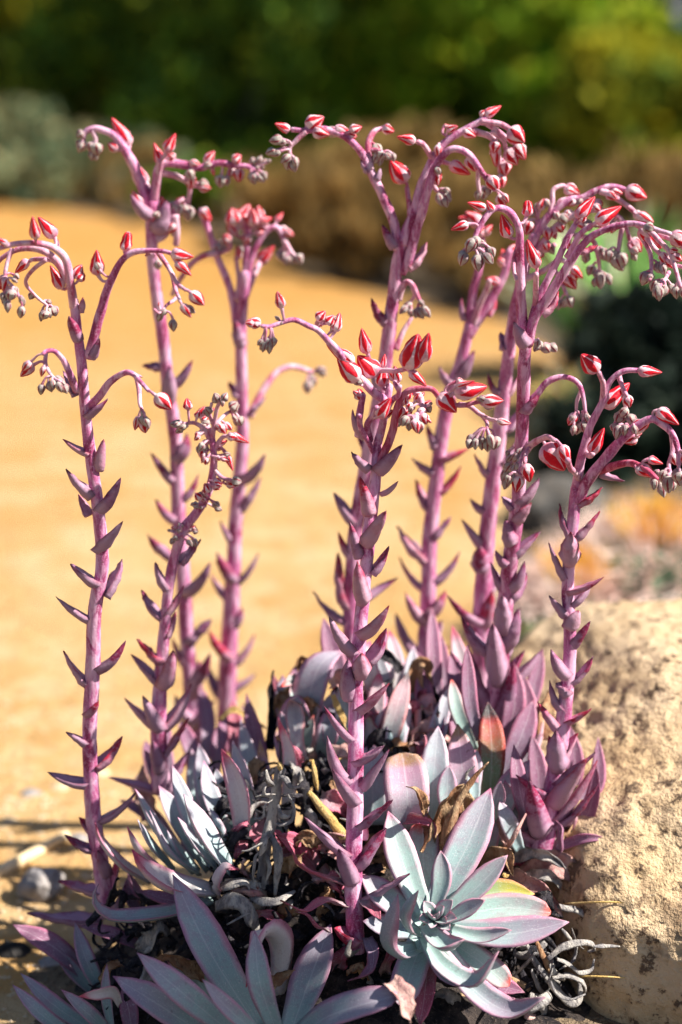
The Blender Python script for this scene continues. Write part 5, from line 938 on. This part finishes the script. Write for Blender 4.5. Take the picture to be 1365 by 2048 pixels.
# ---- R5
LS(R5, [
 ([(862, 1650, .04), (868, 1550, .04), (877, 1452, .06)], 62, 'leaf_blue', {'nh': (0, -.9, .3)}), ([(935, 1650, .05), (925, 1540, .05), (916, 1447, .07)], 66, 'leaf_browntop', {'nh': (0, -.9, .3)}),
 ([(978, 1620, .06), (984, 1500, .07), (976, 1403, .10)], 58, 'leaf_sunset', {'nh': (0, -.9, .3)}), ([(850, 1600, .09), (870, 1480, .10), (902, 1366, .13)], 40, 'leaf_blue', {'nh': (0, -.9, .3), 'chan': .5}),
 ([(762, 1540, .10), (790, 1430, .10), (818, 1343, .12)], 48, 'leaf_blacktip', {'nh': (.2, -.9, .3)}), ([(812, 1660, .02), (815, 1590, .02), (805, 1506, .05)], 96, 'leaf_browntop', {'nh': (0, -.9, .35), 'prof': BLUNT}),
 ([(748, 1650, .06), (745, 1570, .07), (742, 1490, .09)], 66, 'leaf_blue', {'nh': (0, -.9, .3), 'prof': BLUNT}), ([(940, 1590, .10), (925, 1480, .12), (905, 1400, .15)], 50, 'leaf_mauve', {}),
 ([(1000, 1650, .05), (1015, 1590, .05), (1060, 1520, .06)], 60, 'leaf', {'nh': (-.3, -.7, .4)}), ([(985, 1640, .03), (995, 1600, .03), (1002, 1562, .03)], 34, 'leaf'), ([(900, 1640, .02), (895, 1590, .03), (898, 1530, .04)], 44, 'leaf', {}), ([(760, 1420, .14), (735, 1330, .14), (740, 1280, .16)], 44, 'leaf_pale', {}),
 ([(700, 1500, .12), (745, 1440, .12), (760, 1340, .14)], 44, 'leaf_pale', {}), ([(950, 1600, .04), (948, 1550, .05), (955, 1500, .06)], 36, 'leaf_blue'), ([(870, 1690, .03), (840, 1640, .03), (822, 1600, .04)], 40, 'leaf')], (0, -.8, .45))
strip('dry_leaf', R5, [(893, 1690, .0), (902, 1640, -.005), (925, 1590, .0), (948, 1555, .0), (977, 1525, .0)], 11, 'dry_brown', rough=.7, flat=.6, ends=(1.8, 1.2, .8, .3))
dry(R5, [(890, 1700, .01), (885, 1640, .01), (905, 1590, .01), (930, 1570, .01)], 62, 'dry_brown', wav=.3, twist=.2)
dry(R5, [(935, 1680, .02), (930, 1620, .02), (935, 1580, .02)], 60, 'dry_brown', wav=.3, twist=.1)
strip('dry_leaf', R5, [(932, 1560, 0), (935, 1545, 0), (950, 1532, 0)], 5, 'dry_grey')
dry(R5, [(850, 1630, .0), (842, 1595, -.01), (830, 1578, -.01), (812, 1573, -.01)], 22, 'dry_brown', twist=.4)
dry(R5, [(1000, 1640, .03), (1010, 1690, .02), (1022, 1700, .02)], 26, 'dry_pink')
# ---- R6
LS(R6, [
 ([(1078, 1640, .08), (1078, 1560, .09), (1065, 1470, .11)], 42, 'leaf_mauve'), ([(1060, 1660, .05), (1040, 1580, .04), (1028, 1488, .06)], 38, 'leaf_mauve'), ([(1110, 1660, .07), (1165, 1610, .08), (1195, 1560, .09), (1197, 1473, .11)], 36, 'leaf_mauve'),
 ([(1100, 1680, .06), (1160, 1650, .06), (1185, 1600, .06), (1194, 1530, .07)], 36, 'leaf_mauve'), ([(990, 1680, .08), (1030, 1560, .10), (1088, 1400, .14)], 66, 'leaf_browntop', {'nh': (-.3, -.8, .4)}), ([(1005, 1690, .05), (1020, 1620, .05), (1010, 1560, .05)], 50, 'leaf'),
 ([(1040, 1700, .03), (1015, 1640, .02), (1000, 1600, .03)], 40, 'leaf_blue'), ([(1055, 1640, .1), (1056, 1560, .12), (1060, 1500, .13)], 44, 'leaf_blue'), ([(1120, 1640, .1), (1150, 1540, .11), (1140, 1450, .13)], 40, 'leaf_mauve'), ([(985, 1740, .04), (975, 1690, .04), (1000, 1640, .05)], 44, 'leaf')], (0, -.7, .5))
dry(R6, [(1085, 1480, .12), (1092, 1430, .13), (1100, 1380, .14)], 40, 'dry_brown')
# ---- R9
LS(R9, [
 ([(1000, 1520, .12), (1028, 1420, .13), (1030, 1328, .15)], 48, 'leaf_mauve'), ([(1020, 1540, .12), (1055, 1450, .13), (1048, 1348, .15)], 46, 'leaf_mauve'), ([(1030, 1480, .14), (1066, 1380, .16), (1086, 1298, .18)], 36, 'leaf_mauve'),
 ([(950, 1500, .10), (915, 1420, .10), (903, 1356, .12)], 34, 'leaf_redtip', {}), ([(960, 1480, .09), (940, 1400, .09), (934, 1290, .11)], 34, 'leaf_mauve', {}), ([(940, 1500, .13), (915, 1380, .15), (902, 1300, .18)], 38, 'leaf_mauve'),
 ([(1000, 1560, .10), (1040, 1480, .11), (1068, 1400, .13)], 54, 'leaf_mauve'), ([(1010, 1550, .14), (1000, 1450, .15), (1010, 1380, .17)], 44, 'leaf'), ([(880, 1440, .16), (868, 1320, .18), (864, 1214, .22)], 34, 'leaf_mauve'), ([(895, 1440, .16), (888, 1350, .18), (884, 1270, .2)], 30, 'leaf_mauve'),
 ([(920, 1440, .18), (925, 1350, .2), (905, 1250, .22)], 36, 'leaf_pale')], (0, -.8, .4))
# ---- R7 weathered
LS(R7, [
 ([(640, 1500, .16), (615, 1420, .14), (640, 1330, .15), (688, 1300, .17)], 84, 'leaf', {'nh': (-.5, -.7, .3), 'chan': .1}), ([(690, 1420, .18), (672, 1330, .19), (647, 1235, .22)], 46, 'leaf_mauve'),
 ([(590, 1500, .14), (575, 1440, .13), (600, 1400, .13), (625, 1440, .12)], 56, 'leaf', {'nh': (-.3, -.2, .9)}), ([(550, 1480, .2), (556, 1400, .2), (545, 1345, .21)], 26, 'leaf_red'), ([(560, 1470, .18), (565, 1420, .17), (575, 1385, .18), (610, 1370, .18)], 30, 'leaf_pale'),
 ([(640, 1510, .14), (655, 1440, .13), (670, 1380, .14)], 50, 'leaf_blue'), ([(802, 1420, .18), (795, 1340, .19), (778, 1258, .22)], 36, 'leaf_pale'), ([(830, 1440, .16), (822, 1360, .17), (828, 1290, .19)], 34, 'leaf_blue'),
 ([(770, 1440, .15), (765, 1360, .16), (745, 1290, .18)], 42, 'leaf_blue'), ([(680, 1500, .12), (690, 1420, .12), (690, 1340, .13)], 40, 'leaf_blue'), ([(620, 1450, .2), (590, 1380, .22), (600, 1320, .24)], 34, 'leaf_mauve'),
 ([(860, 1470, .14), (850, 1400, .14), (845, 1330, .16)], 40, 'leaf_mauve'), ([(800, 1480, .14), (812, 1420, .14), (840, 1380, .15)], 36, 'leaf_redtip'), ([(730, 1460, .18), (735, 1380, .2), (755, 1300, .22)], 34, 'leaf_blacktip'), ([(600, 1540, .12), (610, 1480, .11), (628, 1430, .11)], 36, 'leaf_redtip')], (0, -.8, .4))
for pts, w_, mt in [([(800, 1345, .16), (780, 1318, .16), (750, 1308, .17), (738, 1322, .17)], 26, 'dry_black'), ([(660, 1372, .13), (690, 1360, .12), (710, 1380, .12), (705, 1430, .12)], 40, 'dry_pink'), ([(830, 1400, .15), (835, 1340, .15), (850, 1330, .15), (865, 1370, .15)], 34, 'dry_brown'),
  ([(540, 1500, .16), (543, 1430, .17), (540, 1380, .17), (548, 1340, .17)], 22, 'dry_black'), ([(565, 1380, .16), (580, 1400, .15), (600, 1412, .14), (612, 1420, .14)], 30, 'dry_brown'), ([(605, 1355, .17), (600, 1330, .17), (606, 1318, .17), (620, 1350, .17)], 20, 'dry_brown'),
  ([(620, 1520, .12), (612, 1470, .12), (618, 1440, .12)], 30, 'dry_pink'), ([(585, 1560, .1), (590, 1520, .1), (600, 1490, .1)], 30, 'dry_brown'), ([(665, 1390, .10), (672, 1410, .10), (685, 1440, .10), (695, 1460, .1)], 16, 'dry_gold'), ([(520, 1520, .1), (505, 1555, .09), (490, 1572, .08), (480, 1576, .08)], 36, 'dry_brown'),
  ([(640, 1600, .08), (650, 1550, .08), (640, 1500, .09)], 50, 'dry_black'), ([(860, 1480, .12), (850, 1450, .12), (845, 1420, .12)], 30, 'dry_black'), ([(780, 1480, .13), (775, 1440, .13), (790, 1400, .13)], 30, 'dry_brown'), ([(835, 1520, .1), (825, 1480, .1), (840, 1450, .1)], 34, 'dry_pink'),
  ([(655, 1650, .05), (670, 1610, .05), (665, 1560, .06)], 44, 'dry_brown'), ([(735, 1700, .05), (760, 1690, .04), (790, 1700, .03)], 40, 'dry_brown'), ([(740, 1740, .04), (770, 1720, .03), (800, 1740, .02)], 36, 'dry_brown')]:
    dry(R7, pts, w_, mt)
for i in range(30):
    bx = rng.uniform(560, 900); by = rng.uniform(1470, 1570); dp = .19-.10*(by-1470)/100
    tx_ = bx+rng.uniform(-45, 45)+(bx-700)*.12; ty_ = by-rng.uniform(95, 165)
    hook = rng.random() < .35
    pts = [(bx, by, dp), ((bx*.45+tx_*.55), (by+ty_)/2, dp-.01), (tx_, ty_, dp+.01)]
    if hook: pts.append((tx_+rng.uniform(12, 30)*rng.choice((-1, 1)), ty_+rng.uniform(5, 28), dp-.01))
    leafpart('leaf', R7, pts, rng.uniform(34, 58), rng.choice(['leaf', 'leaf', 'leaf_blue', 'leaf_browntop', 'leaf_blacktip', 'leaf_mauve', 'leaf_redtip']), nh=(rng.gauss(0, .4), -.8, .4), wav=rng.choice([.1, .2, .35]), twist=rng.uniform(-.5, .5), thick=.22, chan=.35)
# ---- R8
LS(R8, [
 ([(400, 1560, .2), (380, 1490, .22), (360, 1440, .25)], 34, 'leaf_mauve'), ([(430, 1560, .2), (440, 1480, .22), (470, 1420, .26)], 34, 'leaf_mauve'), ([(330, 1600, .2), (310, 1540, .22), (290, 1480, .25)], 36, 'leaf_mauve'),
 ([(470, 1520, .18), (470, 1450, .2), (465, 1400, .22)], 34, 'leaf_red'), ([(350, 1580, .18), (330, 1500, .2), (340, 1450, .22)], 34, 'leaf_mauve'), ([(410, 1530, .22), (415, 1440, .25), (400, 1370, .28)], 34, 'leaf_mauve')], (0, -.6, .6))
dry(R8, [(440, 1440, .2), (470, 1420, .2), (500, 1440, .2), (540, 1460, .2)], 14, 'dry_gold')
dry(R8, [(300, 1640, .15), (290, 1580, .16), (285, 1530, .17)], 44, 'dry_pink')

# ---------------------------------------------------------------- dead flower stalk and dry tangle
D0 = at(522, 1790, .0)
dead = empty('dry_flower_stalk', D0, 'dead grey flower stalk with curled dry bracts between the left and front rosettes', 'dead stalk')
V, F, A = tube_geo([at(518, 1815, .0), at(524, 1770, .0), at(532, 1690, .0), at(543, 1644, .005), (at(550, 1597, .01)), at(556, 1560, .01), at(562, 1536, .01)], [pr(14, 0), pr(13, 0), pr(12, 0), pr(11.5, 0), pr(10.5, 0)], n=40, m=14, rough=.3)
meshobj('stem', V, F, M['dry_grey'], dead, D0, A)
strip('broken_end', dead, [(562, 1542, .008), (562, 1534, .006), (558, 1524, .004)], 7, 'dry_gold', rough=.9)
for pts, r_ in [([(548, 1572), (538, 1562), (533, 1540)], 6), ([(560, 1552), (572, 1560), (582, 1574), (600, 1574)], 6), ([(545, 1600), (530, 1612), (526, 1634), (508, 1638)], 5), ([(556, 1610), (562, 1630), (576, 1634), (582, 1630)], 6), ([(550, 1590), (530, 1590), (512, 1594)], 5), ([(545, 1570), (530, 1575), (530, 1590), (544, 1596)], 5),
  ([(575, 1590), (588, 1612), (585, 1640), (562, 1650), (552, 1646)], 5), ([(540, 1670), (552, 1690), (556, 1730), (550, 1790)], 9), ([(528, 1700), (512, 1712), (508, 1740), (506, 1765)], 8), ([(540, 1672), (520, 1688), (500, 1700), (484, 1702)], 8), ([(530, 1668), (528, 1690), (520, 1710)], 12), ([(530, 1705), (540, 1735), (534, 1760)], 6), ([(548, 1690), (560, 1700), (562, 1730)], 6)]:
    strip('dry_bract', dead, [(x, y, -.004-.012*math.sin(3*k/len(pts))) for k, (x, y) in enumerate(pts)], r_, 'dry_grey', flat=.35, rough=.6)
D1 = at(618, 1583, .03)
t_ = empty('dry_stalk', at(686, 1667, .01), 'golden-brown dry stem leaning down to the front stalk', 'dry stem')
strip('stem', t_, [(618, 1583, .02), (640, 1612, .02), (662, 1640, .015), (688, 1672, .01)], 12, 'dry_gold', rough=.5, flat=.7, ends=(.5, .8, 1, 1.1))
strip('husk', t_, [(625, 1520, .03), (630, 1545, .03), (636, 1580, .03)], 7, 'dry_gold', rough=.6, flat=.7)
t2 = empty('dry_leaf', at(450, 1830, -.01), 'broad shrivelled grey leaf lying below the left rosette', 'dry leaf')
strip('blade', t2, [(432, 1812, -.02), (465, 1800, -.03), (492, 1812, -.03), (505, 1840, -.03), (520, 1862, -.02)], 20, 'dry_grey', rough=.5, flat=.25)
strip('curl', t2, [(438, 1775, -.01), (460, 1768, -.02), (490, 1764, -.02), (500, 1780, -.02)], 14, 'dry_grey', rough=.7, flat=.3)
strip('curl', t2, [(500, 1795, -.02), (530, 1805, -.03), (560, 1800, -.03), (590, 1782, -.02)], 10, 'dry_grey', rough=.6, flat=.3)
strip('curl', t2, [(590, 1815, -.02), (600, 1780, -.02), (618, 1765, -.02), (640, 1772, -.02)], 7, 'dry_black', rough=.5, flat=.4)
strip('curl', t2, [(545, 1820, -.02), (562, 1845, -.03), (580, 1835, -.03), (572, 1815, -.03)], 6, 'dry_black', rough=.5, flat=.4)
t3 = empty('dry_stalk', at(590, 1580, .05), 'broken black dry stem head behind the dead grey stalk', 'dry stem')
strip('stem', t3, [(612, 1700, .04), (618, 1650, .04), (612, 1600, .04), (607, 1570, .04)], 14, 'dry_black', rough=.6, flat=.8, ends=(1, 1, 1, 1.1))
strip('twig', t3, [(606, 1590, .03), (580, 1590, .02), (560, 1592, .02)], 6, 'dry_black', rough=.6)
strip('husk', t3, [(616, 1620, .03), (628, 1640, .02), (622, 1680, .02)], 12, 'dry_grey', rough=.8, flat=.3)
# withered leaves crowded between the rosettes
for root, n, xr, yr, Yf in ((R7, 40, (560, 880), (1380, 1560), lambda y: .16-.09*(y-1380)/180), (R2, 22, (440, 680), (1560, 1860), lambda y: .06-.09*(y-1560)/300), (R1, 24, (640, 1120), (1700, 2040), lambda y: .0-.06*(y-1700)/340), (R6, 16, (980, 1180), (1640, 1800), lambda y: .06), (R4, 9, (220, 470), (1780, 2010), lambda y: .02-.06*(y-1780)/230)):
    for i in range(n):
        x = rng.uniform(*xr); y = rng.uniform(*yr); Y0 = Yf(y)+rng.uniform(-.005, .015); a_ = rng.uniform(0, 6.28); L = rng.uniform(22, 48)
        dx, dy = math.cos(a_)*L, math.sin(a_)*L*.9
        pts = [(x-dx, y-dy, Y0), (x-dx*.2+rng.uniform(-12, 12), y-dy*.2-rng.uniform(4, 22), Y0-.008), (x+dx*.5, y+dy*.5-rng.uniform(0, 15), Y0-.006), (x+dx+rng.uniform(-8, 8), y+dy+rng.uniform(0, 12), Y0)]
        dry(root, pts, rng.uniform(18, 44), rng.choice(['dry_brown', 'dry_grey', 'dry_pink', 'dry_black', 'leaf_red', 'dry_black']), wav=rng.uniform(.5, 1.1), twist=rng.uniform(-2, 2), nh=(rng.gauss(0, .5), -.6, .6))
# uncountable litter: curled strips heaped under the rosettes
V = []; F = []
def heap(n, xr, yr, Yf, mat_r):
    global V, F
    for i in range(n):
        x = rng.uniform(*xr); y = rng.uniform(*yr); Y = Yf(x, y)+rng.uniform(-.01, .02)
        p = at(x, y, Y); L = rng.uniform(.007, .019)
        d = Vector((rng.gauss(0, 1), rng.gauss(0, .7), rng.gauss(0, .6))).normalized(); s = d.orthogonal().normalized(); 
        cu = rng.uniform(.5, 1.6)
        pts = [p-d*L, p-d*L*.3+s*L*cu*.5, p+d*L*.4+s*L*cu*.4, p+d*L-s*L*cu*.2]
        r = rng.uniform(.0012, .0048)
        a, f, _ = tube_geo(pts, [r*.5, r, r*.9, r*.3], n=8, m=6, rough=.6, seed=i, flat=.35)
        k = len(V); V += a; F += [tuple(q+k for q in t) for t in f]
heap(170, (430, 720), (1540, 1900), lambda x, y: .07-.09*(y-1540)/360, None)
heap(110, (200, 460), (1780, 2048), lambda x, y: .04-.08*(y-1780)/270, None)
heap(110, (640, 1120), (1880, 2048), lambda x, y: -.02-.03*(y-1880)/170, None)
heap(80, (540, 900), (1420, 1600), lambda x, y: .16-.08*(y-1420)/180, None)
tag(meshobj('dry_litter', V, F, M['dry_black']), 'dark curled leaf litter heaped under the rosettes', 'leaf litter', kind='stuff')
V = []; F = []
heap(12, (440, 720), (1560, 1900), lambda x, y: .045-.09*(y-1560)/340, None)
heap(14, (860, 1150), (1880, 2048), lambda x, y: -.04-.02*(y-1880)/170, None)
heap(8, (560, 880), (1400, 1560), lambda x, y: .14-.08*(y-1420)/180, None)
tag(meshobj('pale_litter', V, F, M['dry_grey']), 'pale grey curled leaf remains on top of the dark litter', 'leaf litter', kind='stuff')
# golden straws lying across the boulder's foot
for pts, lab in [([(1128, 1808, 0), (1200, 1804, -.02), (1290, 1806, -.02), (1380, 1804, -.02)], 'long golden straw across the boulder, upper one'),
                 ([(1150, 1838, 0), (1200, 1862, -.02), (1245, 1874, -.02), (1275, 1870, -.02)], 'bent golden straw on the boulder between the two straight ones'),
                 ([(1150, 1953, -.03), (1200, 1953, -.04), (1272, 1957, -.04)], 'short thin golden straw at the lower front of the boulder')]:
    P = [at(*p) for p in pts]; V, F, A = tube_geo(P, [pr(2, 0), pr(2, 0), pr(1.2, 0)], n=14, m=6, rough=.2)
    tag(meshobj('straw', V, F, M['straw']), lab, 'straw')
